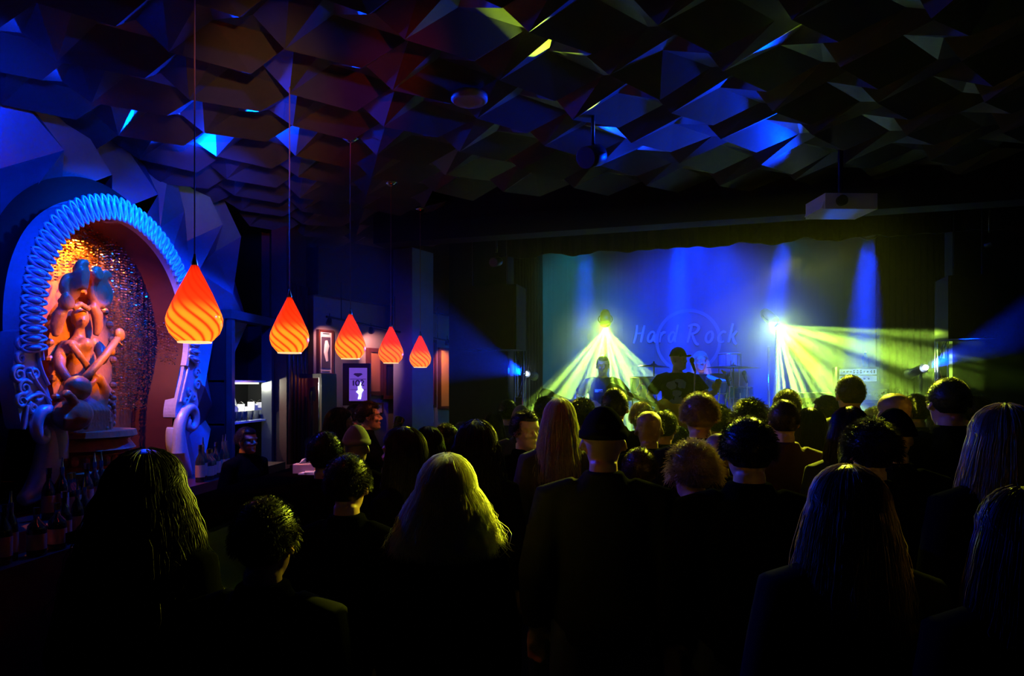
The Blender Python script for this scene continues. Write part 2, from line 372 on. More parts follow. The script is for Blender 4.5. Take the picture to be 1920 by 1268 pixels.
# other walls
A0 = P(588, HORIZON, 8.7); B0 = P(848, HORIZON, 11.4); A0.z = B0.z = 0
def slab(name, a, b, z0, z1, m, th=.1):
    a = Vector((a[0], a[1], 0)); b = Vector((b[0], b[1], 0)); u = (b - a).normalized(); v = Vector((-u.y, u.x, 0)) * th
    if (a - CAM).dot(v) < 0: v = -v
    vs = [a, b, b + v, a + v]; q = [(p.x, p.y, z0) for p in vs] + [(p.x, p.y, z1) for p in vs]
    return struct(MB().add(q, [(0, 1, 2, 3), (4, 5, 6, 7), (0, 1, 5, 4), (1, 2, 6, 5), (2, 3, 7, 6), (3, 0, 4, 7)]).build(name, m))
slab('wall_pictures', A0, B0, 0, 3.0, M['pwall'])
slab('trim_2', A0 + Vector((.1, -.1, 0)), B0 + Vector((.1, -.1, 0)), 2.98, 4.2, M['wood'], .3)
WB0 = ST(848, HORIZON, 3.2); WB1 = ST(1990, HORIZON, 3.2)
slab('wall_back', WB0 - SU * .6, WB1 + SU * 1, 0, 4.2, mat('dark_stage_wall', (.1, .06, .07), .8))
slab('wall_right', (4.7, -.5), (4.7, 9), 0, 4.2, M['black'])
slab('wall_left_far', (WX - .1, 7.75), (WX - .1, 9.6), 0, 4.2, M['redwall'])
# wing walls and header that frame the stage
SW = lambda px, back, dd=0: ST(px, HORIZON, back) + SU * dd
slab('wall_wing', SW(842, .15), SW(952, .15), 0, 4.2, M['black'], .25)
slab('wall_wing_right', SW(1786, .35), SW(1786, .35) + SU * 1.5, 0, 4.2, M['black'], .25)
a = ST(700, HORIZON, -.9); b = ST(1990, HORIZON, -.9)
slab('trim_3', a, b, 3.36, 4.2, M['black'], .25)
# stage floor
a = ST(952, HORIZON, 0); b = ST(1900, HORIZON, 0); c_ = b + SV * 3.2; d_ = a + SV * 3.2
mb = MB().add([(p.x, p.y, z) for z in (0, DECK) for p in (a, b, c_, d_)], [(0, 1, 2, 3), (4, 5, 6, 7), (0, 1, 5, 4), (1, 2, 6, 5), (2, 3, 7, 6), (3, 0, 4, 7)])
o = mb.build('floor_stage', M['black']); o['kind'] = 'structure'
# haze over the stage and the front of the crowd
def haze(name, dens, aniso, label):
    hz = bpy.data.materials.new(name); hz.use_nodes = True; nt = hz.node_tree; nt.nodes.clear()
    vs_ = nt.nodes.new('ShaderNodeVolumeScatter'); mo = nt.nodes.new('ShaderNodeOutputMaterial'); vs_.inputs['Density'].default_value = dens
    vs_.inputs['Color'].default_value = (.9, .95, 1, 1); vs_.inputs['Anisotropy'].default_value = aniso
    nt.links.new(vs_.outputs[0], mo.inputs['Volume']); return hz
def hazebox(name, a, b, z0, z1, back0, back1, m, label):
    q = [a + SV * back0, b + SV * back0, b + SV * back1, a + SV * back1]
    vs = [(p.x, p.y, z) for z in (z0, z1) for p in q]
    o = MB().add(vs, [(0, 1, 2, 3), (4, 5, 6, 7), (0, 1, 5, 4), (1, 2, 6, 5), (2, 3, 7, 6), (3, 0, 4, 7)]).build(name, m)
    return tag(o, label, 'haze', kind='stuff')
HA = ST(955, HORIZON, 0); HB = ST(1850, HORIZON, 0)
hazebox('stage_haze', HA, HB, DECK + .01, 4.15, .0, 3.1, haze('stage_haze', .055, .3, ''), 'thick bluish haze hanging over the stage')
hazebox('floor_haze', HA - SU * 1.0, HB, .01, 2.85, -3.6, -.01, haze('floor_haze', .0014, .4, ''), 'thin haze drifting over the front rows of the crowd')
# ------------------------------------------------------------------ ornate frame round the niche
fr = thing('niche_frame', 'ornate carved frame with fluted petals and scrolls around the arched statue niche', 'frame', (OPX, CY, INN[0][1]))
U = 2 * PI
def wp(x, p): return (x, p[0], p[1])
# flat backing with an inner lip
mb = MB(); prof = [(-.10, -.0), (.05, -.0), (.06, .02), (.03, .05), (.02, .13), (-.10, .14)]
rs = []
for p, n in zip(INN, NRM):
    if p[1] < 1.95: continue
    rs.append([(OPX + a, p[0] + n[0] * b, p[1] + n[1] * b) for a, b in prof])
mb.rings(rs); mb.build('backing', M['frame'], fr, smooth=False, world=True)
# fluted petals standing round the arch
NP = 52; top = [(p, n) for p, n in zip(INN, NRM) if p[1] > 2.05]
mb = MB()
for k in range(NP):
    t = k / (NP - 1) * (len(top) - 1); i = int(t); p, n = top[i]
    if i + 1 < len(top): f = t - i; p = tuple(a * (1 - f) + b * f for a, b in zip(p, top[i + 1][0]))
    tg = (-n[1], n[0]); cen = (p[0] + n[0] * .085, p[1] + n[1] * .085)
    def pt(u, v, x): return (OPX + x, cen[0] + n[0] * u + tg[0] * v, cen[1] + n[1] * u + tg[1] * v)
    pts = [pt(.088 * math.cos(a), .024 * math.sin(a) * (1 + .25 * math.cos(a)), .05 + .02 * math.sin(a / 2)) for a in [U * q / 14 for q in range(15)]]
    mb.tube(pts, .0105, 6, cap=False)
    mb.tube([pt(-.07, 0, .045), pt(-.02, 0, .075), pt(.03, 0, .08), pt(.062, 0, .05)], [.008, .016, .017, .006], 6)
mb.build('petals', M['frame'], fr, smooth=True, world=True)
def spiral(cx, cy_, r0, r1, a0, turns, n=30):
    return [(cx + (r0 + (r1 - r0) * i / n) * math.cos(a0 + turns * U * i / n), cy_ + (r0 + (r1 - r0) * i / n) * math.sin(a0 + turns * U * i / n)) for i in range(n + 1)]
# shoulders: flat carved piece + curls, then a volute with a long tapering leg (traced on the wall plane)
def side(pxs, curls, vol, leg, nm, lines):
    poly = [(PX(x, y, OPX).y, PX(x, y, OPX).z) for x, y in pxs]
    poly = smooth_poly(poly + [poly[0]], 2)[:-1]; mb = MB().prism(poly, lambda u, v, w_: (OPX - .08 + w_ * .11, u, v), 1); mb.build('shoulder', M['frame'], fr, world=True)
    mb = MB()
    for (x, y, r, a0, tn) in curls:
        c = PX(x, y, OPX); s = (PX(x + 10, y, OPX) - c).length / 10; sv = c.z - PX(x, y + 10, OPX).z; sv /= 10
        r1 = r * sv
        pts = [(OPX + .035, c.y + u, c.z + v) for u, v in spiral(0, 0, r1, r1 * .15, a0, tn)]
        mb.tube(pts, [.017 - .009 * i / len(pts) for i in range(len(pts))], 7)
    for ln in lines:
        q = [PX(x, y, OPX) for x, y in ln]; q = [(p.y, p.z) for p in q]; q = smooth_poly(q, 2)
        mb.tube([(OPX + .04, a, b) for a, b in q], .013, 7)
    mb.build('scrollwork', M['frame'], fr, smooth=True, world=True)
    q = [PX(x, y, OPX) for x, y in vol]; q = smooth_poly([(p.y, p.z) for p in q], 3)
    n = len(q); mb = MB().tube([(OPX + .05, a, b) for a, b in q], [.055 - .03 * i / n for i in range(n)], 10)
    mb.build('volute', M['frame'], fr, smooth=True, world=True)
    q = [PX(x, y, OPX) for x, y in leg]; q = smooth_poly([(p.y, p.z) for p in q], 2); n = len(q)
    mb = MB().tube([(OPX + .0, a, b) for a, b in q], [.075 * math.sin(PI * (.25 + .7 * i / n)) + .01 for i in range(n)], 12, flat=1.0)
    mb.build('leg', M['frame'], fr, smooth=True, world=True)
side([(22, 622), (52, 612), (62, 640), (68, 690), (88, 745), (96, 790), (96, 830), (70, 800), (52, 790), (34, 812), (26, 770), (20, 735), (14, 705), (18, 660)],
     [(30, 645, 12, 1.2, 1.6), (29, 672, 12, 1.2, 1.6), (25, 703, 17, 1.0, 1.7), (36, 728, 16, .5, 1.7), (30, 752, 14, 1, 1.7), (54, 700, 12, 3, 1.6), (52, 765, 11, 2, 1.5), (62, 742, 10, 4, 1.5)],
     [(98, 860), (99, 820), (94, 785), (76, 768), (58, 776), (52, 800), (58, 822), (70, 826), (74, 812), (67, 802)],
     [(96, 800), (94, 850), (82, 895), (62, 925), (40, 940)], 'left',
     [[(44, 690), (55, 715), (75, 740), (92, 785)], [(36, 752), (50, 742), (68, 738), (84, 752)], [(60, 650), (64, 690), (80, 722)], [(40, 760), (36, 785), (33, 806)]])
side([(346, 620), (366, 640), (368, 690), (362, 735), (368, 762), (355, 775), (340, 770), (323, 790), (322, 770), (328, 740), (340, 690)],
     [(361, 680, 9, 0, 1.6), (362, 700, 9, 0, 1.6), (363, 722, 11, 0, 1.7), (356, 745, 8, 2, 1.5), (348, 735, 7, 2, 1.5), (342, 752, 8, 3, 1.5), (336, 770, 7, 3, 1.5)],
     [(324, 850), (324, 805), (332, 775), (346, 762), (356, 772), (357, 795), (348, 806), (341, 798), (344, 787)],
     [(328, 800), (330, 840), (340, 870), (352, 895)], 'right',
     [[(345, 690), (338, 720), (330, 755)], [(352, 735), (342, 758), (328, 785)]])
# bead curtain of sequins in the niche, hung in uneven lengths along the back and the right reveal
rb = random.Random(5); mb = MB()
def strand(x, y, z0, z1, st=.02, r=.0075, gap=.0):
    z = z0
    while z > z1:
        if rb.random() > gap:
            a = rb.uniform(0, PI); b = rb.uniform(-.5, .5); dx = Vector((math.cos(a) * math.cos(b), math.sin(a), math.sin(b) * .4)).normalized() * r
            dz = Vector((rb.uniform(-.3, .3), 0, 1)).normalized() * r; c = Vector((x, y, z))
            mb.add([c - dx - dz * .6, c + dx - dz * .6, c + dx + dz * .6, c - dx + dz * .6], [(0, 1, 2, 3)])
        z -= st
def zat(y):
    zs = [p[1] for p in INN if abs(p[0] - y) < .03]; return max(zs) if zs else None
y0 = min(p[0] for p in INN) + .06; y1 = max(p[0] for p in INN) - .06
n = 96
for k in range(n):
    y = y0 + (y1 - y0) * k / (n - 1); f = k / (n - 1); zt = zat(y)
    if not zt: continue
    for q in range(2):
        x = NB + .05 + q * .09 + rb.uniform(-.01, .01)
        if f < .2: L = 1.5 - f * 2.2
        elif f < .42: L = .42
        elif f < .55: L = .34
        elif f < .72: L = .34 + (f - .55) * 7
        else: L = 1.7 - (f - .72)
        L = L * (1 if q == 0 else .8) + rb.uniform(-.14, .14)
        strand(x, y + rb.uniform(-.006, .006), zt - .02, max(zt - L, 1.6), .022, .0075, .06)
for k in range(36):       # on the right reveal
    f = k / 35; x = NB + .03 + f * (OPX - NB - .08); y = y1 + .02
    i = rb.uniform(0, 1); strand(x, y, 2.62 - rb.uniform(0, .1), 1.55 + rb.uniform(0, .5), .026, .006, .35)
tag(mb.build('bead_curtain', M['sequin']), 'glittering sequin strands draped in uneven lengths inside the arched niche', 'bead curtain', kind='stuff')

# ------------------------------------------------------------------ carved statue playing a long necked instrument
SX = -3.52
def S(px, py, dx=0): p = PX(px, py, SX + dx); return p
stt = thing('statue', 'carved wooden deity figure playing a long necked lute inside the arched niche', 'statue', (SX, S(160, 800).y, S(160, 842).z))
body = MB()
def chain(pts, r, n=10, flat=1.0, tgt=None): (tgt or body).tube([S(*p) for p in pts], r, n, flat=flat); 
px1 = (S(160, 700) - S(150, 700)).length / 10 * .72   # metres per pixel across the figure
# legs under a draped skirt, belly, chest, neck, head
chain([(150, 812), (148, 780), (146, 745), (152, 715)], [.13, .15, .15, .12])
chain([(178, 812), (180, 775), (178, 740), (165, 715)], [.11, .13, .12, .10])
chain([(152, 722), (150, 698), (148, 672), (146, 650), (147, 634)], [.115, .10, .082, .10, .045])
body.ell(S(133, 650, .05), (.05, .05, .05)); body.ell(S(160, 646, .07), (.05, .05, .05))
chain([(147, 640), (148, 622), (149, 612)], [.036, .034, .034])
body.ell(S(150, 596, .02), (.062, .055, .078)); body.ell(S(156, 600, .075), (.014, .012, .02)); body.ell(S(154, 608, .06), (.016, .016, .008))
# arms
chain([(128, 645), (112, 668), (112, 690, .06), (128, 712, .12), (146, 726, .15)], [.05, .042, .036, .028, .024])
body.ell(S(150, 728, .16), (.03, .045, .03))
for q in range(4): chain([(148 + q * 3, 722 + q * 3, .17), (156 + q * 3, 728 + q * 3, .19), (160 + q * 2, 736 + q * 2, .18)], [.009, .009, .007], 6)
chain([(170, 640), (188, 655, .05), (192, 676, .1), (200, 664, .16), (206, 652, .18)], [.05, .042, .036, .028, .022])
body.ell(S(208, 650, .19), (.025, .035, .03))
for q in range(4): chain([(206 + q * 3, 640 + q * 4, .2), (212 + q * 2, 643 + q * 4, .21), (214 + q, 650 + q * 3, .2)], [.008, .008, .006], 6)
put(remesh(body, 'figure', .013, 2), 'figure', M['carved'])
fig = bpy.data.objects['figure']
def reparent(o, par):
    I = Matrix.LocRotScale(par.location, par.rotation_euler, par.scale).inverted(); o.data.transform(I); o.parent = par
reparent(fig, stt)
mb = MB()  # folds of drapery and sash
for k in range(16):
    x = 118 + k * 5.6; chain([(x * .4 + 90 + (0 if k < 8 else 4), 726, .09), (x, 770, .16), (x * 1.05 - 6, 812, .13)], [.013, .02, .016], 7, tgt=mb)
chain([(130, 642, .07), (150, 668, .13), (172, 700, .14), (186, 716, .1)], [.026] * 4, 8, .5, mb)
chain([(120, 716, .1), (145, 730, .17), (170, 722, .14), (186, 706, .1)], [.03] * 4, 8, .6, mb)
chain([(186, 706, .12), (196, 730, .14), (192, 760, .13), (200, 800, .1)], [.035, .045, .04, .03], 8, .6, mb)
put(remesh(mb, 'drapery', .011, 1), 'drapery', M['carved']); reparent(bpy.data.objects['drapery'], stt)
mb = MB()  # headdress: coils either side of a topknot, lower locks
for (x, y, r, tn, a0, dx) in ((128, 540, 24, 2.2, 0, .04), (184, 548, 30, 2.3, 2, .02), (150, 506, 14, 1.6, 1, .08), (176, 512, 12, 1.5, 3, .06), (122, 565, 12, 1.5, 2, .08), (190, 520, 10, 1.3, 0, .03)):
    c = S(x, y, dx); s = (c.z - S(x, y + 10, dx).z) / 10; pts = [(c.x + .03 * (1 - i / 30), c.y + u, c.z + v) for i, (u, v) in enumerate(spiral(0, 0, r * s, r * s * .2, a0, tn))]
    mb.tube(pts, .028, 8)
    mb.ell(c, (.05, r * s * .8, r * s * .8))
for k in range(5): chain([(138 + k, 512 + k * 7, .1), (152, 507 + k * 7, .14), (166 - k, 512 + k * 7, .1)], [.018] * 3, 7, tgt=mb)
chain([(120, 575, .06), (112, 590, .05), (106, 610, .03), (104, 632, .02)], [.03, .045, .04, .02], 8, tgt=mb)
chain([(172, 572, .05), (182, 590, .05), (184, 612, .04), (180, 630, .03)], [.03, .04, .035, .02], 8, tgt=mb)
chain([(136, 580, .08), (150, 570, .11), (166, 580, .08)], [.022] * 3, 8, tgt=mb)
put(remesh(mb, 'headdress', .012, 1), 'headdress', M['carved']); reparent(bpy.data.objects['headdress'], stt)
mb = MB()  # halo slab behind the shoulders
pts = [S(100, 760, -.07), S(84, 680, -.07), S(86, 620, -.07), S(104, 575, -.07), S(140, 548, -.07), S(175, 558, -.07), S(198, 600, -.07), S(206, 660, -.07), S(204, 760, -.07)]
q = smooth_poly([(p.y, p.z) for p in pts], 2); mb.prism(q, lambda u, v, w_: (SX - .10 + w_ * .05, u, v), 1)
for (a, b) in q[::2]: mb.ell((SX - .04, a, b), (.03, .028, .028), n=8, m=5)
mb.build('halo', M['carved'], stt, smooth=False, world=True)
ins = MB()
ins.tube([S(148, 722, .2), S(168, 700, .22), S(196, 668, .24), S(222, 632, .24)], [.032, .028, .026, .024], 8); ins.ell(S(146, 728, .2), (.07, .10, .085)); ins.ell(S(224, 628, .24), (.03, .045, .05)); ins.ell(S(208, 660, .2), (.03, .03, .03))
for k in range(5): ins.tube([S(214 + k * 2, 634 + k * 2, .24), S(222 + k * 2, 640 + k * 2, .26)], .007, 6)
ins.build('lute', M['carved'], stt, smooth=True, world=True)
bird = MB(); bird.ell(S(136, 778, .2), (.11, .14, .11)); bird.tube([S(142, 764, .22), S(134, 748, .26), S(124, 738, .27), S(120, 744, .28)], [.04, .032, .03, .014], 8)
bird.tube([S(146, 780, .2), S(164, 792, .22), S(160, 806, .2)], [.05, .035, .015], 8)
for k in range(7): bird.tube([S(128 + k * 4, 770, .24), S(122 + k * 5, 786, .27), S(120 + k * 6, 802, .22)], .014, 6)
put(remesh(bird, 'bird', .011, 1), 'bird', M['carved']); reparent(bpy.data.objects['bird'], stt)
fl = MB(); rf = random.Random(2)
for k in range(34):
    y = 736 + k * 2.1; fl.ell(S(204 + rf.uniform(-9, 9), y, .1 + rf.uniform(-.03, .05)), rf.uniform(.014, .026), n=8, m=6)
fl.build('flower_spray', M['carved'], stt, smooth=True, world=True)
mb = MB(); zc = S(160, 812).z; yc = S(160, 812).y
mb.lathe([(.30, 1.0), (.30, zc - .34), (.33, zc - .3), (.33, zc - .26), (.27, zc - .22), (.26, zc - .14), (.32, zc - .11), (.30, zc - .08), (.27, zc - .04), (.33, zc - .02), (.32, zc + .02)], (SX, yc, 0), 28)
for k in range(28): a = U * k / 28; mb.ell((SX + .28 * math.cos(a), yc + .28 * math.sin(a), zc - .18), (.028, .028, .035), n=8, m=5)
mb.build('pedestal', M['carved'], stt, smooth=False, world=True)

# ------------------------------------------------------------------ back bar: stepped counter and bottles
bb = thing('back_bar', 'dark stepped bottle counter along the bar wall under the statue niche', 'counter', (-3.2, 4.9, 0))
zT = 1.0
MB().box((-3.27, 4.95, zT / 2), (.4, 3.7, zT)).build('upper_step', M['wood'], bb, world=True)
MB().box((-2.98, 4.8, .44), (.18, 3.6, .88)).build('lower_step', M['wood'], bb, world=True)
def bottle_proto(kind):
    if kind == 0: pr = [(.036, 0), (.038, .01), (.038, .17), (.03, .2), (.014, .235), (.0135, .29), (.016, .292), (.016, .3)]
    elif kind == 1: pr = [(.045, 0), (.047, .01), (.047, .14), (.043, .165), (.016, .195), (.015, .25)]
    else: pr = [(.03, 0), (.032, .01), (.034, .18), (.026, .22), (.0125, .25), (.0125, .31)]
    t = thing('liquor_bottle', 'x', 'bottle', (0, 0, 0)); h = pr[-1][1]
    MB().lathe(pr, n=14).build('glass', M['glassd'], t, smooth=True)
    r = pr[2][0] + .0012; MB().lathe([(r, pr[2][1] * .25), (r, pr[2][1] * .85)], n=14, cap=False).build('label', M['label'], t, smooth=True)
    if kind == 2: MB().lathe([(.009, h), (.006, h + .03), (.004, h + .06)], n=8).build('pourer', M['chrome'], t)
    else: MB().lathe([(.0165, h - .025), (.0165, h + .012)], n=10).build('cap', M['brass'] if kind else M['chrome'], t)
    return t
BP = [bottle_proto(k) for k in range(3)]
used = set()
def copy_thing(r, loc, rotz=0, label=None, group=None, scale=None):
    c = r.copy(); C.objects.link(c); c.location = loc; c.rotation_euler = (0, 0, rotz)
    if scale: c.scale = (scale,) * 3
    if label: c['label'] = label
    if group: c['group'] = group
    for ch in [o for o in bpy.data.objects if o.parent == r]:
        d = ch.copy(); C.objects.link(d); d.parent = c
        for g in [o for o in bpy.data.objects if o.parent == ch]:
            e = g.copy(); C.objects.link(e); e.parent = d
    return c
def place_bottle(k, loc, label, group):
    if k not in used: used.add(k); t = BP[k]; t.location = loc; t['label'] = label; t['group'] = group; return t
    return copy_thing(BP[k], loc, rb.uniform(0, 6), label, group)
rows = [(-2.98, .88, [8, 28, 62, 100, 124, 146, 166, 188], 'labelled liquor bottle on the lower bottle step left of the frontmost dark head', 'bottles on the lower step'),
        (-3.17, zT, [100, 112, 128, 140, 156, 172, 190, 206], 'liquor bottle on the upper step below the carved statue', 'bottles under the statue'),
        (-3.17, zT, [370, 378, 388, 396, 404, 412, 420], 'bottle on the counter between the niche frame and the lit glass shelf', 'bottles right of the niche')]
for X, z, xs, lb, gp in rows:
    for i, x in enumerate(xs):
        p = PX(x, 900, X); place_bottle((i * 2 + (i // 3)) % 3, (X + rb.uniform(-.03, .03), p.y, z), lb, gp)
# bar counter in front
bc = thing('bar_counter', 'dark wooden bar counter running below the red pendant lamps', 'bar', (-2.2, 4.6, 0))
MB().box((-2.22, 4.6, .53), (.4, 3.1, 1.04)).build('front', M['wood'], bc, world=True)
MB().box((-2.2, 4.6, 1.075), (.52, 3.2, .05)).build('counter_top', mat('dark_bar_top', (.002, .001, .001), .8, spec=0), bc, world=True)
# napkin box
p = PZ(572, 886, 1.1); nb = thing('napkin_box', 'small pale napkin box with paper sticking up on the bar counter', 'box', (p.x, p.y, 1.1), .2)
MB().box((0, 0, .035), (.17, .12, .07)).build('tray', mat('cream_card', (.75, .5, .32), .8), nb)
MB().add([(-.05, 0, .07), (.02, .02, .075), (.01, -.01, .12), (-.03, .03, .105), (.06, -.03, .09)], [(0, 1, 2), (0, 3, 2), (1, 4, 2), (0, 1, 3)]).build('napkin', M['paper'], nb)
p2 = PZ(604, 889, 1.1)
tag(MB().box((0, 0, .006), (.22, .14, .012)).box((.02, .01, .016), (.2, .12, .008), (0, 0, .3)).build('paper_napkins', M['paper'], loc=(p2.x - .06, p2.y, 1.1)), 'flat stack of paper napkins beside the napkin box', 'napkins')

# ------------------------------------------------------------------ lit glass shelf cabinet in the wall
yA = PX(427, 700, WX + .1).y; yB = PX(502, 700, WX + .1).y; zt = PX(427, 590, WX + .1).z; XF = WX + .1
cab = thing('display_cabinet', 'tall open cabinet with lit glass shelves between niche and wooden pillar', 'cabinet', (XF, yA, .9))
fw = .06
mb = MB().box((XF, yA, (zt + .9) / 2), (.12, fw, zt - .9)).box((XF, yB, (zt + .9) / 2), (.12, fw, zt - .9)).box((XF, (yA + yB) / 2, zt), (.14, yB - yA + .12, .09)); mb.build('frame', mat('lacquered_frame', (.06, .06, .07), .3, .3), cab, world=True)
MB().box((XF - .5, (yA + yB) / 2, (zt + .9) / 2), (.04, yB - yA + 1.0, zt - .9)).box((XF - .25, yB + .5, (zt + .9) / 2), (.5, .04, zt - .9)).box((XF - .25, yA - .04, (zt + .9) / 2), (.5, .02, zt - .9)).build('back_panel', mat('cabinet_back', (.004, .004, .008), .5), cab, world=True)
for py_ in (715, 796):
    z = PX(427, py_, XF).z; MB().box((XF - .24, (yA + yB) / 2 + .2, z), (.46, yB - yA + .5, .02)).build('glass_shelf', mat('frosted_shelf', (.75, .8, .8), .2), cab, world=True)
zS = PX(427, 796, XF).z + .01
cg = thing('tumbler', 'clear tumbler', 'glass', (0, 0, 0))
MB().lathe([(.034, 0), (.042, .10), (.040, .10), (.032, .008), (.0, .008)], n=16, cap=False).build('glass_body', M['glass'], cg, smooth=True)
MB().lathe([(.033, .005), (.034, .03), (.0, .03)], n=12).build('liquid', mat('amber_drink', (.3, .15, .05), .1, noise_=0), cg)
for i, f in enumerate((.06, .22, .4, .58, .76, .92)):
    loc = (XF - .1, PX(432 + 62 * f, 800, XF - .1).y, zS); lb = 'clear tumbler standing on the lower lit glass shelf'
    if i == 0: cg.location = loc; cg['label'] = lb; cg['group'] = 'tumblers on the lit shelf'
    else: copy_thing(cg, loc, 0, lb, 'tumblers on the lit shelf')
mc = None
for i, (f, h, tl) in enumerate(((.03, .2, .1), (.12, .15, -.1), (.33, .17, -.3), (.45, .14, .1), (.62, .19, -.2), (.72, .17, .15), (.88, .18, .05))):
    me = MB().box((0, 0, h / 2), (.012, .075 if i != 0 else .04, h), None)
    me.add([(-.006, -.037, h), (.006, -.037, h), (.006, .0, h + .03), (-.006, 0, h + .03), (.006, .037, h), (-.006, .037, h)], [(0, 1, 2, 3), (3, 2, 4, 5)])
    o = me.build('menu_card', M['paper'], loc=(XF - .19, PX(431 + 64 * f, 800, XF - .19).y, zS + .004)); o.rotation_euler = (0, 0, tl - 1.05)
    tag(o, 'upright folded white card behind the tumblers on the lit shelf', 'card', 'cards on the lit shelf')
point('shelf_lamp', (XF - .15, (yA + yB) / 2 + .1, PX(427, 715, XF).z - .05), 14, (.95, 1, .75), .004)
point('shelf_lamp', (XF - .1, yA + .12, zS - .1), 1.5, (.95, 1, .75), .01)
MB().box((XF - .1, (yA + yB) / 2, PX(427, 715, XF).z - .02), (.04, yB - yA - .1, .02)).build('strip_lamp', mat('lamp_strip', (.9, .9, .9), .4, emit=(.95, 1, .8), es=1), cab, world=True)
# wooden pilaster and glass case with a guitar
X2 = WX + .3
ya = yB + .05; yb = PX(574, 700, X2).y
pl = thing('wooden_pillar', 'fluted mahogany pillar right of the lit shelf cabinet', 'pillar', (X2, ya, 0))
MB().box((X2 - .09, (ya + yb) / 2, 1.9), (.18, yb - ya, 3.8)).build('shaft', M['wood'], pl, world=True)
for k in range(5): y = ya + (yb - ya) * (.1 + .2 * k); MB().tube([(X2 + .01, y, .9), (X2 + .01, y, 3.0)], .035, 8).build('fluting', M['wood'], pl, smooth=True, world=True)
MB().box((X2, (ya + yb) / 2, .45), (.12, yb - ya + .1, .9)).build('plinth', M['wood'], pl, world=True)
GC = P(589, HORIZON, 8.0); gc = thing('guitar_case', 'glass fronted display case holding a guitar beside the wooden pillar', 'display case', (GC.x, GC.y, .0), -.25)
MB().box((0, 0, .72), (.42, .3, .06)).box((0, 0, 1.92), (.42, .3, .05)).box((-.2, 0, 1.3), (.03, .3, 1.2)).box((.2, 0, 1.3), (.03, .3, 1.2)).box((0, .14, 1.3), (.4, .02, 1.2)).build('case_frame', M['wood'], gc)
MB().box((0, -.145, 1.32), (.37, .006, 1.15)).build('front_glass', M['pane'], gc)
MB().box((0, 0, .345), (.4, .28, .69)).build('case_base', M['black'], gc)
MB().tube([(-.18, -.15, .75), (-.18, -.15, 1.9)], .007, 6).tube([(.18, -.15, .75), (.18, -.15, 1.9)], .007, 6).build('edge_strip', M['chrome'], gc)
gpts = [(0, -.2), (.12, -.18), (.165, -.08), (.12, .03), (.10, .08), (.13, .16), (.09, .22), (.0, .235)]
def guitar(name, label, loc, rotz=0, tilt=0, m=None, scale=1):
    g = thing(name, label, 'guitar', loc, rotz, scale); g.rotation_euler = Euler((0, tilt, rotz))
    poly = gpts + [(-a, b) for a, b in gpts[::-1][1:-1]]; poly = smooth_poly(poly + [poly[0]], 1)[:-1]
    MB().prism(poly, lambda u, v, w_: (u, -.025 + w_ * .05, v), 1).build('body', m or M['guitar'], g)
    MB().box((0, -.035, .42), (.045, .02, .5)).build('neck', M['wood'], g)
    MB().prism([(-.03, .66), (.03, .66), (.05, .72), (.045, .84), (-.03, .82), (-.045, .72)], lambda u, v, w_: (u, -.04 + w_ * .02, v), 1).build('headstock', M['black'], g)
    mb = MB()
    for k in range(6): mb.tube([(-.0125 + k * .005, -.048, -.06), (-.0125 + k * .005, -.05, .78)], .0009, 4)
    mb.box((0, -.03, -.06), (.07, .012, .02)).box((0, -.03, .02), (.075, .01, .03)); mb.build('strings', M['chrome'], g)
    return g
guitar('electric_guitar', 'red brown guitar standing upright inside the glass display case', (GC.x, GC.y, .96), -.25)
point('case_glow', (GC.x + .1, GC.y - .08, 1.86), 1.2, (1, .3, .06), .004)

# ------------------------------------------------------------------ pendant lamps
dm_ = bpy.data.materials.new('frosted_diffuser'); dm_.use_nodes = True; _t = dm_.node_tree.nodes.new('ShaderNodeBsdfTranslucent'); _t.inputs[0].default_value = (.8, .5, .25, 1); dm_.node_tree.links.new(_t.outputs[0], dm_.node_tree.nodes['Material Output'].inputs['Surface'])
PD = [(365, 498, 642), (543, 558, 662), (657, 590, 673), (733, 613, 681), (788, 630, 689)]
sm = bpy.data.materials.new('swirled_red_glass'); sm.use_nodes = True; nt = sm.node_tree; b = nt.nodes['Principled BSDF']
tc = nt.nodes.new('ShaderNodeTexCoord'); sx = nt.nodes.new('ShaderNodeSeparateXYZ'); nt.links.new(tc.outputs['Object'], sx.inputs[0])
def mth(op, a, b_=None, c_=None):
    m = nt.nodes.new('ShaderNodeMath'); m.operation = op
    for i, v in enumerate((a, b_, c_)):
        if v is None: continue
        if hasattr(v, 'name'): nt.links.new(v.outputs[0] if not hasattr(v, 'is_output') else v, m.inputs[i])
        else: m.inputs[i].default_value = v
    return m
at = nt.nodes.new('ShaderNodeMath'); at.operation = 'ARCTAN2'; nt.links.new(sx.outputs[1], at.inputs[0]); nt.links.new(sx.outputs[0], at.inputs[1])
zz = nt.nodes.new('ShaderNodeMath'); zz.operation = 'MULTIPLY'; zz.inputs[1].default_value = 120; nt.links.new(sx.outputs[2], zz.inputs[0])
a16 = mth('MULTIPLY', at, 11.0); sm_ = mth('ADD', a16, zz); si = mth('SINE', sm_); n2 = mth('MULTIPLY_ADD', si, .5, .5); n3 = mth('POWER', n2, 3.0)
mx = nt.nodes.new('ShaderNodeMix'); mx.data_type = 'RGBA'; mx.inputs[7].default_value = (.62, .02, .004, 1); nt.links.new(n3.outputs[0], mx.inputs[0])
cr = nt.nodes.new('ShaderNodeMapRange'); cr.inputs[1].default_value = .105; cr.inputs[2].default_value = .19; nt.links.new(sx.outputs[2], cr.inputs[0]); cr.interpolation_type = 'SMOOTHSTEP'
cm = nt.nodes.new('ShaderNodeMix'); cm.data_type = 'RGBA'; cm.inputs[6].default_value = (1, .21, .016, 1); cm.inputs[7].default_value = (.9, .03, .006, 1)
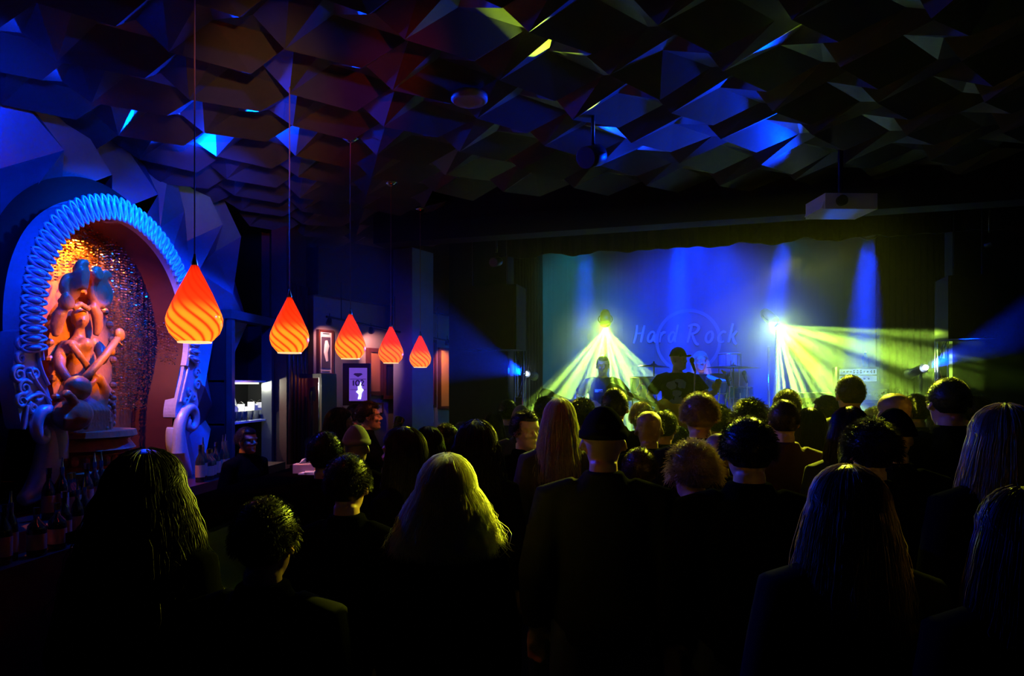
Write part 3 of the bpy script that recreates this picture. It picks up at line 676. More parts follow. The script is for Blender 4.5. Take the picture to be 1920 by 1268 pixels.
nt.links.new(cr.outputs[0], cm.inputs[0]); nt.links.new(cm.outputs[2], mx.inputs[6])
nt.links.new(mx.outputs[2], b.inputs['Base Color']); b.inputs['Roughness'].default_value = .12
tr = nt.nodes.new('ShaderNodeBsdfTranslucent'); nt.links.new(mx.outputs[2], tr.inputs[0]); ms = nt.nodes.new('ShaderNodeMixShader'); ms.inputs[0].default_value = .8
nt.links.new(b.outputs[0], ms.inputs[1]); nt.links.new(tr.outputs[0], ms.inputs[2]); nt.links.new(ms.outputs[0], nt.nodes['Material Output'].inputs['Surface'])
shade_prof = [(.40, 0), (.46, .03), (.62, .12), (.69, .22), (.70, .30), (.66, .38), (.56, .50), (.42, .66), (.28, .80), (.15, .93), (.09, 1.0)]
PLN = ['nearest and largest', 'second nearest', 'middle', 'fourth from the camera and reddest', 'farthest and smallest']
lab = ['largest red teardrop glass pendant lamp, hanging in front of the niche frame', 'red teardrop pendant lamp hanging in front of the wooden pillar', 'middle one of the five red teardrop pendants, above the poster light box',
       'red teardrop pendant between the middle lamp and the smallest lamp', 'smallest and farthest red teardrop pendant lamp, beside the blue column']
HS = .335
for i, (px, yt, yb_) in enumerate(PD):
    d = F * HS / (yb_ - yt); p = P(px, yb_, d); R0 = HS * .49
    t = thing('pendant_lamp', lab[i], 'lamp', p, 0, 1, 'red pendant lamps over the bar')
    MB().lathe([(r * R0, z * HS) for r, z in shade_prof], n=40, cap=False).build('shade', sm, t, smooth=True)
    rr_ = shade_prof[0][0] * R0; MB().lathe([(0, .006), (rr_ * .99, .003)], n=32, cap=False).build('diffuser', dm_, t); MB().torus((0, 0, 0), rr_, .004, n=40, m=6).build('rim', mat('bright_rim', (1, .75, .45), .4, emit=(1, .6, .25), es=1.2), t, smooth=True)
    MB().lathe([(.012, HS - .005), (.014, HS + .01), (.007, HS + .035), (.004, HS + .05)], n=12).build('collar', M['brass'], t, smooth=True)
    top = CZ - .06 - p.z
    MB().tube([(0, 0, HS + .04), (0, 0, top)], .0035, 6).build('cord', M['cord'], t)
    MB().lathe([(.0, top - .035), (.02, top - .03), (.06, top - .008), (.065, top), (.065, top + .06)], n=20).build('canopy', M['chrome'], t, smooth=True)
    bu = MB().ell((0, 0, .085), (.022, .022, .03)).tube([(0, 0, .11), (0, 0, HS - .03)], .006, 6).build('bulb', mat('frosted_bulb', (1, .9, .7), .5, emit=(1, .7, .4), es=10), t, smooth=True)
    q = point('pendant_light', p + Vector((0, 0, .088)), [3.6, 3.6, 3.4, 1.9, 2.6][i], (1, .72, .42), .035)
# ------------------------------------------------------------------ people: one continuous body, clothes and hair as parts
def finger_hand(mb, wrist, d, side, curl=.5, palm_dir=None, n=7):
    """wrist point, direction d of the hand, side = thumb direction"""
    d = Vector(d).normalized(); s = Vector(side); s = (s - d * s.dot(d)).normalized(); pn = d.cross(s) if palm_dir is None else Vector(palm_dir).normalized()
    w_ = Vector(wrist)
    mb.tube([w_ - d * .02, w_ + d * .03, w_ + d * .075, w_ + d * .092], [.024, .036, .042, .034], 10, flat=.42, up=s)
    for k, (off, L) in enumerate(((.030, .072), (.010, .082), (-.010, .076), (-.029, .06))):
        a = w_ + d * .085 + s * off; p = [a - d * .03]; dirv = d.copy(); ang = curl * .9
        for seg in (.45, .32, .23):
            p.append(p[-1] + dirv * (L * seg + (.03 if len(p) == 1 else 0)))
            dirv = (dirv * math.cos(ang) + pn * math.sin(ang)).normalized() if curl else dirv
        mb.tube(p, [.0105, .0098, .009, .0078], n)
    a = w_ + d * .02 + s * .02; td = (d * .6 + s * .75 + pn * .35).normalized(); td2 = (d * .9 + s * .15 + pn * .5).normalized()
    mb.tube([a, a + td * .045, a + td * .045 + td2 * .03, a + td * .045 + td2 * .055], [.015, .0125, .011, .009], n)
def V(*a): return Vector(a)
def sup(cx, cy_, z, w_, f, b, n=20, e=2.3):
    """ring: half width w, front y f, back y b"""
    r = []
    for k in range(n):
        a = 2 * PI * k / n; c, s_ = math.cos(a), math.sin(a)
        x = w_ * math.copysign(abs(c) ** (2 / e), c); y = (f if s_ > 0 else b) * math.copysign(abs(s_) ** (2 / e), s_)
        r.append(Vector((cx + x, cy_ + y, z)))
    return r
def head_mesh(mb, H, yaw=0, pitch=0, fat=1.0):
    """head with its chin at H (a point) facing +Y turned by yaw (positive = to its left) """
    R = Euler((pitch, 0, yaw)).to_matrix(); piv = V(0, -.02, .02)
    sub = MB()
    prof = [(-.012, .030, .072, .0), (0, .036, .086, .005), (.018, .047, .093, .03), (.035, .055, .092, .055), (.055, .060, .090, .075), (.075, .065, .086, .085), (.098, .069, .080, .095),
            (.118, .071, .079, .1), (.140, .075, .088, .105), (.160, .076, .086, .108), (.180, .073, .076, .102), (.200, .063, .058, .088), (.218, .046, .036, .062), (.230, .022, .014, .03)]
    sub.rings([sup(0, 0, z, w_ * fat, f, b, 24, 2.2) for z, w_, f, b in prof])
    sub.tube([(0, .074, .128), (0, .092, .108), (0, .108, .088), (0, .104, .080)], [.009, .011, .013, .010], 8)          # nose
    for s_ in (-1, 1):
        sub.ell((s_ * .012, .096, .082), (.010, .011, .008), n=8, m=6)
        sub.ell((s_ * .033, .078, .139), (.026, .014, .008), (0, 0, -s_ * .3), 10, 6)                                    # brow
        sub.ell((s_ * .040, .066, .088), (.022, .02, .018), n=10, m=7)                                                   # cheek
        sub.ell((s_ * .076, -.008, .105), (.010, .021, .034), (.15, -s_ * .35, s_ * .3), 10, 8)                          # ear
        sub.ell((s_ * .079, .002, .082), (.007, .011, .013), n=8, m=6)
        sub.ell((s_ * .031, .074, .118), (.013, .012, .010), n=10, m=7)                                                  # eyelids
    sub.ell((0, .089, .057), (.024, .012, .0065), n=12, m=6); sub.ell((0, .088, .046), (.021, .012, .007), n=12, m=6)    # lips
    sub.ell((0, .086, .014), (.022, .015, .016), n=10, m=7)                                                              # chin
    mb.add([Vector(H) + R @ (Vector(v) - piv) + piv for v in sub.v], sub.f)
HEADZ = 1.505
POSES = {
    'stand': dict(),
    'hold': dict(el_r=(.25, .02, 1.17), wr_r=(.13, .26, 1.22), hd_r=(-.5, .7, .35)),
    'drink': dict(el_r=(.33, .17, 1.26), wr_r=(.14, .24, 1.44), hd_r=(-.75, .2, .5)),
    'guitar': dict(el_r=(.33, -.10, 1.20), wr_r=(.14, .17, 1.03), hd_r=(-.8, .3, -.35), el_l=(-.34, .06, 1.20), wr_l=(-.42, .27, 1.26), hd_l=(-.25, .1, .9), feet=.2),
    'drum': dict(sit=True, el_r=(.30, .08, .95), wr_r=(.2, .34, .98), hd_r=(-.1, 1, .1), el_l=(-.32, .08, .97), wr_l=(-.22, .34, 1.05), hd_l=(.1, 1, .3)),
}
def make_person(pose='stand', yaw=0, pitch=0, fem=False, vox=None, garment='jacket'):
    vox = vox or (.009 if pose == 'stand' else .0065)
    q = POSES[pose]; zo = -.38 if q.get('sit') else 0; sh = .175 if fem else .2; sw = .9 if fem else 1
    L = {}
    for nm, s_ in (('r', 1), ('l', -1)):
        S_ = V(s_ * (sh - .01), -.01, 1.40); E_ = V(*q.get('el_' + nm, (s_ * (sh + .05), -.04, 1.11))); W_ = V(*q.get('wr_' + nm, (s_ * (sh + .055), .04, .86)))
        if q.get('sit') and ('el_' + nm) in q: E_.z += 0; S_.z += zo
        elif q.get('sit'): S_.z += zo
        hd = V(*q.get('hd_' + nm, (0, .12, -1))); L[nm] = (S_, E_, W_, hd)
    b = MB()
    tz = [(.86, .155, .095, .10), (.93, .165, .10, .115), (1.02, .145 * sw, .095, .10), (1.12, .14 * sw, .10, .095), (1.22, .155 * sw, .12 if fem else .108, .1), (1.32, .165 * sw, .118, .1), (1.39, .165 * sw, .09, .095), (1.44, .12 * sw, .065, .085), (1.475, .07, .05, .07), (1.50, .054, .05, .062), (1.55, .052, .05, .062)]
    b.rings([sup(0, -.01, z + zo, w_, f, bk, 22, 2.3) for z, w_, f, bk in tz])
    arm_r = [.052, .048, .042, .037, .034, .026] if not fem else [.044, .04, .036, .032, .03, .022]
    for nm in L:
        S_, E_, W_, hd = L[nm]
        b.tube([V(S_.x * .55, -.01, S_.z + .035), S_, (S_ + E_) / 2, E_, (E_ + W_) / 2, W_], [.05, *arm_r[:5]], 12)
        side = V(-1 if nm == 'r' else 1, .3, 0) if not q.get('hd_' + nm) else V(0, .2, 1)
        finger_hand(b, W_, hd, side, .45 if pose == 'stand' else .8)
    ft = q.get('feet', .11)
    LG = []
    for s_ in (-1, 1):
        if q.get('sit'): pts = [V(s_ * .09, 0, .52), V(s_ * .16, .25, .5), V(s_ * .2, .42, .48), V(s_ * .2, .40, .26), V(s_ * .2, .38, .08)]
        else: pts = [V(s_ * .085, -.005, .9), V(s_ * (.085 + ft) / 2 + s_ * .01, .005, .68), V(s_ * ft, .015, .48), V(s_ * ft, -.01, .28), V(s_ * ft, -.02, .08)]
        LG.append(pts); b.tube(pts, [.095, .082, .058, .05, .038], 12); a = pts[-1]
        b.tube([a + V(0, -.05, -.03), a + V(0, .02, -.035), a + V(0, .1, -.05), a + V(0, .16, -.06)], [.035, .04, .038, .022], 10, flat=.85)
    Hc = V(0, .012, HEADZ + zo + .012)
    head_mesh(b, Hc, yaw, pitch, .96 if fem else 1)
    out = dict(body=remesh(b, 'body', vox, 1), H=Hc, yaw=yaw, pitch=pitch)
    g = MB(); k = .018
    gz = [(.84 + zo, .175, .115, .125), (.93 + zo, .185, .118, .135), (1.02 + zo, .17 * sw, .115, .12), (1.12 + zo, .168 * sw, .12, .12), (1.22 + zo, .178 * sw, .14, .122), (1.32 + zo, .186 * sw, .135, .122), (1.39 + zo, .182 * sw, .105, .115), (1.44 + zo, .135 * sw, .08, .1), (1.475 + zo, .088, .064, .084)]
    if garment == 'jacket': gz.append((1.515 + zo, .074, .062, .082))
    g.rings([sup(0, -.01, z, w_, f, bk, 22, 2.3) for z, w_, f, bk in gz])
    for nm in L:
        S_, E_, W_, hd = L[nm]; kk = k + (.008 if garment == 'jacket' else 0)
        if garment == 'jacket':
            d_ = (W_ - E_).normalized(); g.tube([V(S_.x * .5, -.01, S_.z + .035), S_, (S_ + E_) / 2, E_, (E_ + W_) / 2, W_ - d_ * .015], [.06, .052 + kk, .048 + kk, .044 + kk, .04 + kk, .036 + kk * .6], 12)
        else: g.tube([V(S_.x * .5, -.01, S_.z + .035), S_, (S_ + E_) / 2 + (E_ - S_) * .2], [.058, .052 + kk, .056 + kk], 12)
    out['top'] = remesh(g, 'jacket' if garment == 'jacket' else 't_shirt', .013, 2)
    t = MB(); t.rings([sup(0, -.01, z + zo, w_, f, bk, 18, 2.3) for z, w_, f, bk in [(.80, .15, .09, .1), (.86, .172, .108, .118), (.97, .16, .105, .115)]])
    for pts in LG: t.tube([pts[0]] + pts[1:-1] + [pts[-1] + V(0, 0, .02)], [.112, .098, .074, .066, .062], 12)
    out['trousers'] = remesh(t, 'trousers', .015, 1)
    out['shoe'] = []
    for pts in LG:
        s_ = MB(); a = pts[-1]; s_.tube([a + V(0, -.07, -.045), a + V(0, -.02, -.035), a + V(0, .06, -.04), a + V(0, .13, -.052), a + V(0, .19, -.06)], [.034, .045, .045, .042, .02], 12, flat=.9); out['shoe'].append(s_.mesh('shoe', True))
    R = Euler((pitch, 0, yaw)).to_matrix(); piv = V(0, -.02, .02); out['eye'] = []
    for sx_ in (-1, 1): out['eye'].append(MB().ell(Hc + R @ (V(sx_ * .031, .0745, .118) - piv) + piv, .0095, n=10, m=8).mesh('eye', True))
    return out
# ---- hair
SC = V(0, -.012, .133); SR_ = V(.0785, .1015, .1005)      # scalp ellipsoid relative to the chin point
def scalp(az, el, k=1.0): return SC + V(SR_.x * math.cos(el) * math.sin(az), SR_.y * math.cos(el) * math.cos(az), SR_.z * math.sin(el)) * k
def strands(mb, N, length, flare, rnd, r=.0011, seg=8, curl=0, face=.95, messy=.012, volume=.02, zend=-.1):
    """length: used for short hair; long hair falls to the height zend (relative to the chin)"""
    for _ in range(N):
        az = rnd.uniform(-PI, PI); short = length <= .08
        el = math.asin(rnd.uniform(-.35, 1)) if short else math.asin(rnd.uniform(-.1, 1))
        if abs(az) < face and el < .55: continue
        if short:
            p = scalp(az, max(el, -.5), 1.0); nrm = (p - SC).normalized(); dr = (nrm + V(rnd.uniform(-.5, .5), -.25 + rnd.uniform(-.4, .4), rnd.uniform(-.3, .6) - .2)).normalized(); L = length * rnd.uniform(.6, 1.1)
            k_ = 1 + volume / .1; p = SC + (p - SC) * k_
            mb.tube([p - nrm * .004, p + dr * L * .5 + nrm * .004, p + dr * L + V(0, 0, -L * .25)], [r, r, r * .4], 3, cap=False); continue
        a2 = az if abs(az) > 1.2 else math.copysign(1.2 + rnd.uniform(0, 1.0), az)     # hair sweeps round the face
        u = rnd.uniform(0, 1); vol = u * volume; wild = 1 if rnd.random() > .06 else rnd.uniform(2, 4)
        ph = rnd.uniform(0, 6.28); am = curl * rnd.uniform(.5, 1.3); ze = zend + rnd.uniform(-.03, .045)
        pts = []; ns = 4
        for k in range(ns + 1):
            f = k / ns; e = el * (1 - f); A = az + (a2 - az) * f; pts.append(scalp(A, e, 1.0 + (volume * .4 * f + vol) / .1))
        p0 = pts[-1]; rad = V(math.sin(a2), math.cos(a2) * .75, 0); H_ = p0.z - ze
        for k in range(1, seg + 1):
            f = k / seg; q = p0 + V(0, 0, -H_ * f) + rad * (flare * H_ * (f ** .8) * (.45 + .55 * u) * (1 + .12 * (wild - 1)))
            q += V(rnd.uniform(-1, 1), rnd.uniform(-1, 1), 0) * messy * .35 * wild * f
            if am: q = q + V(math.sin(ph + k * 1.9), math.cos(ph + k * 1.9), math.sin(ph * 2 + k * 1.7)) * am
            pts.append(q)
        n = len(pts); mb.tube(pts, [r] * (n - 2) + [r * .7, r * .3], 3, cap=False)
def cap_shell(mb, grow=.006, low=-.25, face=1.0, length=0, flare=0, vol=0):
    """solid under-layer following the scalp; hangs down when length > 0"""
    n = 28; rows = []
    els = [1.5, 1.25, 1.0, .75, .5, .25, .05]
    for el in els: rows.append([scalp(2 * PI * k / n, el, 1 + (grow + vol) / .1) for k in range(n)])
    base = rows[-1]
    if length: 
        for f in (.15, .35, .6, .85, 1.0):
            row = []
            for k in range(n):
                az = 2 * PI * k / n; A = az if az <= PI else az - 2 * PI
                p = base[k].copy(); ff = max(0, min(1, (abs(A) - .9) / .5))
                dz = length * f * ff + .02 * f; p = p + V(0, 0, -dz) + V(math.sin(A), math.cos(A), 0) * flare * length * f * ff * .8
                if f == 1.0: p = V(p.x * .8, p.y * .8 - .01, p.z)
                row.append(p)
            rows.append(row)
    else:
        for q in (.5, 1.0, 1.02):
            row = []
            for k in range(n):
                az = 2 * PI * k / n; A = az if az <= PI else az - 2 * PI; ff = max(0, min(1, (abs(A) - 1.25) / .8))
                row.append(scalp(A, .05 - .8 * ff * q, (1 + (grow + vol * (1 - q)) / .1) if q < 1.01 else .93))
            rows.append(row)
    # pull the front up to make a hair line
    for row in rows:
        for k in range(n):
            az = 2 * PI * k / n; A = az if az <= PI else az - 2 * PI
            if abs(A) < face and row[k].z < .165: row[k] = V(row[k].x * .9, row[k].y - .04, .165)
    mb.rings(rows)
def make_hair(kind, seed=1, dens=1.0):
    r = random.Random(seed); mb = MB()
    if kind == 'short': cap_shell(mb, .009, vol=.006); strands(mb, int(3000 * dens), .026, 0, r, .0010 / dens ** .3, volume=.004)
    elif kind == 'crop': cap_shell(mb, .006); strands(mb, int(1800 * dens), .011, 0, r, .0009, volume=.002)
    elif kind == 'spiky': cap_shell(mb, .014, vol=.012); strands(mb, int(2600 * dens), .055, 0, r, .0012)
    elif kind == 'bob': cap_shell(mb, .008, length=.17, flare=.30, vol=.006); strands(mb, int(4200 * dens), .36, .44, r, .0010 / dens ** .3, 9, .0018, messy=.02, volume=.04, zend=-.085)
    elif kind == 'long': cap_shell(mb, .008, length=.30, flare=.10, vol=.004); strands(mb, int(2200 * dens), .46, .17, r, .0013 / dens ** .3, 9, .001, messy=.010, volume=.018, zend=-.20)
    elif kind == 'big': cap_shell(mb, .012, length=.34, flare=.18, vol=.015); strands(mb, int(2600 * dens), .5, .28, r, .0014 / dens ** .3, 10, .004, messy=.02, volume=.035, zend=-.26)
    elif kind == 'curly': cap_shell(mb, .012, length=.26, flare=.14, vol=.015); strands(mb, int(1700 * dens), .42, .22, r, .0016, 12, .009, messy=.014, volume=.04, zend=-.16)
    elif kind == 'bushy': cap_shell(mb, .015, vol=.012); strands(mb, int(2600 * dens), .05, 0, r, .0014, volume=.012)
    elif kind == 'ponytail':
        cap_shell(mb, .006); strands(mb, int(1400 * dens), .03, 0, r, .001)
        for _ in range(300): 
            o = V(r.gauss(0, .012), r.gauss(0, .01), 0); mb.tube([V(0, -.11, .17) + o * .5, V(0, -.15, .16) + o, V(0, -.165, .08) + o * 1.6, V(0, -.15, -.03) + o * 1.3], [.0013, .0013, .0013, .0005], 3, cap=False)
    elif kind == 'beanie':
        rows = [[scalp(2 * PI * k / 26, el, 1 + g_ / .1) for k in range(26)] for el, g_ in ((1.5, .025), (1.25, .024), (1.0, .018), (.7, .014), (.4, .012), (.25, .012), (.22, .018), (-.02, .018), (-.05, .012))]
        mb.rings(rows)
    elif kind == 'cap':
        rows = [[scalp(2 * PI * k / 26, el, 1 + g_ / .1) for k in range(26)] for el, g_ in ((1.5, .022), (1.2, .02), (.9, .016), (.6, .01), (.3, .008), (.15, .008))]
        mb.rings(rows); zb = SC.z + .02
        mb.rings([[V(x, y + SC.y, zb - .018 * (abs(x) / .08) ** 2 + dz) for x, y in [(.075 * math.sin(a), .075 + (yy) * math.cos(a)) for a in [(-1.45 + 2.9 * k / 9) for k in range(10)]] + [(.06 * math.sin(a), .06 + .02 * math.cos(a)) for a in [(1.45 - 2.9 * k / 9) for k in range(10)]]] for dz, yy in ((0, .10), (.006, .10))])
    elif kind == 'bald': strands(mb, int(500 * dens), .004, 0, r, .0005)
    return mb.mesh(kind, kind not in ('x',))
PROTO = {}
def proto(*a, **k):
    key = (a, tuple(sorted(k.items())))
    if key not in PROTO: PROTO[key] = make_person(*a, **k)
    return PROTO[key]
HAIR = {}
def hair(kind, seed=1, dens=1.0):
    if (kind, seed, dens) not in HAIR: HAIR[(kind, seed, dens)] = make_hair(kind, seed, dens)
    return HAIR[(kind, seed, dens)]
HTOP = HEADZ + .012 + .235      # standing height of the figure
def person(px, top, d, hk, hc, jc, label, facing=0, pose='stand', yaw=0, pitch=0, fem=False, skin='skin', z0=0, seed=1, dens=1.0, garment='jacket', wide=1.0, group=None, tc='denim'):
    """px, top = where the crown stands in the frame, d its distance; facing 0 looks to the stage, radians turning left"""
    pr = proto(pose, yaw=round(yaw, 2), pitch=round(pitch, 2), fem=fem, garment=garment)
    grow = {'beanie': .022, 'cap': .018, 'bald': .0, 'crop': .006, 'short': .018, 'spiky': .04, 'bushy': .04, 'big': .042, 'curly': .045, 'bob': .03, 'long': .02}.get(hk, .01)
    htot = HTOP + grow + (-.38 if pose == 'drum' else 0); pt = P(px, top, d); s = (pt.z - z0) / htot
    t = thing('person', label, 'person', (pt.x, pt.y, z0), facing, (s * wide, s * wide, s), group)
    bo = put(pr['body'], 'body', M[skin], t)
    for e in pr['eye']: put(e, 'eye', M['eye'], bo)
    for e in pr['shoe']: put(e, 'shoe', M['shoe'], t)
    put(pr['top'], 'jacket' if garment == 'jacket' else 't_shirt', M[jc], t); put(pr['trousers'], 'trousers', M[tc], t)
    if hk:
        isH = hk in ('beanie', 'cap'); o = put(hair(hk, seed, dens), {'beanie': 'beanie', 'cap': 'peaked_cap'}.get(hk, 'hair'), M[hc] if isH else HM[hc], t)
        H = pr['H']; R = Euler((pitch, 0, yaw)); piv = V(0, -.02, .02)
        o.rotation_euler = R; o.location = H + piv - R.to_matrix() @ piv
    return t
# ------------------------------------------------------------------ the crowd (crown x, crown y, distance, hair, colours, label)
L_ = 0
crowd = [
 # nearest row
 (272, 833, 2.0, 'big', 'black', 'cloth', 'person with big long dark hair in the near left, in front of the niche bottles', dict(fem=True, seed=3, wide=1.05)),
 (497, 930, 1.75, 'short', 'black', 'cloth', 'short dark haired person between the long dark haired one and the blonde person', dict(wide=1.0)),
 (838, 852, 2.3, 'bob', 'blond', 'cloth', 'person with glowing shoulder length blonde hair in the near centre', dict(fem=True, seed=9, dens=2.2)),
 (652, 850, 2.45, 'short', 'black', 'cloth', 'dark round head left of the blonde person, just behind her', dict(seed=2, fem=True)),
 (1592, 866, 1.75, 'long', 'dblond', 'cloth2', 'person with long fair hair rimmed yellow, nearest on the right side', dict(fem=True, seed=4, dens=1.6, wide=1.1)),
 (1885, 752, 2.3, 'long', 'dblond', 'cloth', 'person with long fuzzy lit hair at the right edge', dict(fem=True, seed=5, dens=1.6, wide=1.08)),
 (1403, 780, 2.85, 'short', 'black', 'cloth', 'broad person in a dark collared jacket, tallest dark back in the right middle', dict(wide=1.12)),
 (1634, 781, 3.05, 'bushy', 'black', 'cloth', 'person with very dark round hair behind the nearest fair haired person', dict(seed=2)),
 (1131, 762, 3.0, 'beanie', 'cloth2', 'cloth2', 'person in a dark knit hat and jacket with a lit left shoulder', dict(wide=1.08)),
 (893, 783, 3.3, 'curly', 'black', 'cloth', 'person with big curly long dark hair behind the blonde person', dict(fem=True, seed=6)),
 (757, 797, 3.1, 'long', 'black', 'cloth', 'long dark haired person whose red lit face looks left', dict(fem=True, seed=7, facing=1.25)),
 (1470, 749, 3.6, 'crop', 'brown', 'redc', 'round close cropped head in a dark red scarf, right of the broad person', dict(garment='jacket')),
 (1348, 812, 3.3, 'bald', 'black', 'cloth', 'bald person with a visible red lit left ear beside the broad person', dict(seed=2, skin='skin3')),
 (1300, 826, 3.0, 'spiky', 'dblond', 'cloth', 'person with a frizzy yellow lit crown left of the bald person with a red ear', dict(seed=2, facing=.5)),
 (1200, 838, 3.0, 'short', 'brown', 'cloth2', 'short person with a small bright yellow streak on the crown', dict(fem=True)),
 (610, 808, 3.3, 'short', 'black', 'cloth', 'low dark head at the bar in front of the napkin box', dict(fem=True, seed=2)),
 (668, 797, 3.9, 'beanie', 'greyc', 'cloth', 'person in a pale patterned knit hat at the bar', dict(fem=True)),
 (803, 797, 3.7, 'long', 'black', 'cloth', 'dark long haired head right of the red faced person', dict(fem=True, seed=8)),
 (837, 793, 4.1, 'short', 'brown', 'cloth', 'dark head between two long dark haired women', dict(facing=-.5)),
 # middle rows
 (985, 768, 4.0, 'short', 'black', 'cloth', 'dark haired person turning back towards the bar with his face showing', dict(facing=-2.5, skin='skin2')),
 (1049, 744, 3.9, 'long', 'blond', 'green', 'person with straight long hair glowing yellow on its left side', dict(fem=True, seed=11)),
 (977, 760, 4.7, 'cap', 'greyc', 'green', 'person in a pale cap behind the person who turns back', dict()),
 (1153, 727, 4.4, 'crop', 'black', 'cloth', 'tall narrow dark head standing before the left guitarist', dict()),
 (1092, 745, 4.6, 'bushy', 'brown', 'green', 'bushy haired head right of the long glowing hair', dict()),
 (1203, 752, 4.4, 'short', 'dblond', 'cloth2', 'fair short haired person right of the tall narrow head', dict()),
 (1217, 770, 3.75, 'bald', 'black', 'cloth', 'shaved head with one lit left ear in the middle rows', dict(wide=1.05, skin='skin3')),
 (1246, 768, 4.3, 'short', 'black', 'cloth', 'short dark hair and a red lit right ear beside the shaved head', dict(facing=-.4)),
 (1312, 734, 3.5, 'short', 'dblond', 'cloth2', 'person with side hair lit yellow in a jacket, right in front of the singer', dict(wide=1.1, seed=4, fem=True)),
 (1347, 757, 4.6, 'bushy', 'black', 'cloth', 'dark bushy head just right of the person in front of the singer', dict(seed=2)),
 (1408, 748, 4.0, 'spiky', 'black', 'cloth', 'wild dark hair rising behind the broad person', dict(seed=3)),
 (1476, 729, 4.5, 'short', 'brown', 'cloth', 'small rim lit head directly behind the close cropped head', dict(facing=-.3)),
 (1520, 762, 4.1, 'long', 'black', 'cloth', 'long dark hair falling down right of the close cropped head', dict(fem=True, seed=12)),
 (1551, 741, 4.9, 'short', 'black', 'green', 'greenish silhouette in front of the amplifier', dict(seed=2, facing=.9)),
 (1595, 703, 4.3, 'crop', 'brown', 'green', 'tall person with a bright rim lit head, highest in the crowd', dict(seed=2)),
 (1593, 759, 3.6, 'long', 'brown', 'green', 'long brown haired person just below the highest head', dict(fem=True, seed=13)),
 (1678, 736, 4.1, 'bald', 'black', 'green', 'smooth head lit yellow on its left top, right of the highest head', dict(seed=3, wide=1.1, skin='skin3')),
 (1677, 766, 3.5, 'beanie', 'cloth', 'cloth', 'person in a dark hat with a glinting necklace below the smooth lit head', dict(wide=1.0)),
 (1718, 738, 4.7, 'short', 'brown', 'green', 'round greenish head between the smooth lit head and the tall person', dict(seed=3)),
 (1779, 708, 3.9, 'crop', 'black', 'cloth', 'tall dark person second from the right edge', dict(wide=1.08, seed=3)),
 (1832, 740, 4.6, 'short', 'black', 'cloth', 'dark head between the tall dark person and the right edge', dict(seed=4)),
 (1645, 764, 4.7, 'spiky', 'blond', 'green', 'small spiky fair head peeking right of the long brown hair', dict()),
 (1757, 765, 4.8, 'long', 'dblond', 'cloth', 'fair haired head peeking left of the tall dark person', dict(fem=True, seed=14)),
 (1022, 742, 5.3, 'short', 'black', 'green', 'small dark head behind the long glowing hair, far left of the stage', dict(seed=2)),
 (925, 772, 5.6, 'long', 'brown', 'green', 'dim head in the green haze left of the pale cap', dict(fem=True, seed=15)),
 (952, 748, 5.9, 'short', 'brown', 'green', 'dim farthest head under the left side light', dict(seed=3)),
 (868, 790, 5.3, 'short', 'brown', 'cloth', 'low dim head near the blue column', dict(facing=1.2, seed=4)),
 (1925, 905, 1.45, 'long', 'brown', 'cloth', 'person cut off by the right edge, nearest the camera', dict(fem=True, seed=16)),
 (1275, 800, 4.9, 'short', 'black', 'cloth', 'low dark head in front of the stage beside the singer', dict(seed=3)),
 # at the bar
 (690, 751, 5.6, 'short', 'black', 'cloth2', 'person in profile facing right and drinking beside the poster light box', dict(facing=-1.35, pose='drink', skin='skin2')),
 (668, 756, 6.7, 'short', 'black', 'cloth', 'dark head close behind the drinking person', dict(facing=-.8, seed=2)),
 (637, 762, 5.1, 'long', 'black', 'cloth', 'long dark haired person standing left of the drinking person', dict(fem=True, facing=-1.2, seed=17)),
]
D_ = [c[2] for c in crowd]       # people keep a body's depth between them when they stand in line
for _ in range(300):
    mv = False
    for i in range(len(crowd)):
        for j in range(i + 1, len(crowd)):
            li, lj = (crowd[i][0] - 960) / F * D_[i], (crowd[j][0] - 960) / F * D_[j]
            need = .36 * math.sqrt(max(0, 1 - (abs(li - lj) / .52) ** 2)); gap = D_[j] - D_[i]
            if abs(gap) < need:
                s_ = 1 if gap >= 0 else -1; q = (need - abs(gap)) * .26; wi = .15 if i < 9 else 1
                D_[i] -= s_ * q * wi; D_[j] += s_ * q; mv = True
    if not mv: break
for (px, top, d, hk, hc, jc, lb, kw), d2 in zip(crowd, D_):
    person(px, top, min(d2, 6.9), hk, hc, jc, lb, **kw)
# bartender in front of the lit shelves
person(462, 800, 5.45, 'short', 'black', 'cloth', 'person in black tending the bar, standing before the lit glass shelves', facing=-1.9, seed=3)
dm = bpy.data.objects
# tumbler raised by the drinking person
pg = [o for o in dm if o.get('label', '').startswith('person in profile')][0]
wr = Matrix.LocRotScale(pg.location, pg.rotation_euler, pg.scale) @ V(.04, .25, 1.525)
t = copy_thing(cg, wr, 0, 'tumbler held to the mouth of the drinking person', None); t.rotation_euler = (.5, .5, 0)
if 'group' in t: del t['group']

# ------------------------------------------------------------------ the band
sing = person(1270, 651, 7.75, 'cap', 'cloth', 'cloth2', 'person in a dark cap and printed shirt singing with a guitar at the microphone', facing=PI - .2, pose='guitar', yaw=.95, garment='t_shirt', z0=DECK, skin='skin2')
def world_of(t, v): return Matrix.LocRotScale(t.location, t.rotation_euler, t.scale) @ Vector(v)
pr_ = MB(); rp = random.Random(4)
for (x, z, rx, rz) in ((-.06, 1.34, .05, .05), (.06, 1.33, .05, .055), (0, 1.24, .06, .04), (-.05, 1.14, .045, .05), (.05, 1.13, .04, .05), (0, 1.18, .03, .06), (-.02, 1.38, .05, .02)):
    poly = [(x + rx * (1 + rp.uniform(-.25, .25)) * math.cos(a), z + rz * (1 + rp.uniform(-.25, .25)) * math.sin(a)) for a in [U * k / 12 for k in range(12)]]
    pr_.prism(poly, lambda u, v, w_: (u, .122 + .012 * (1 - abs(v - 1.26) * 4) + w_ * .004, v), 1)
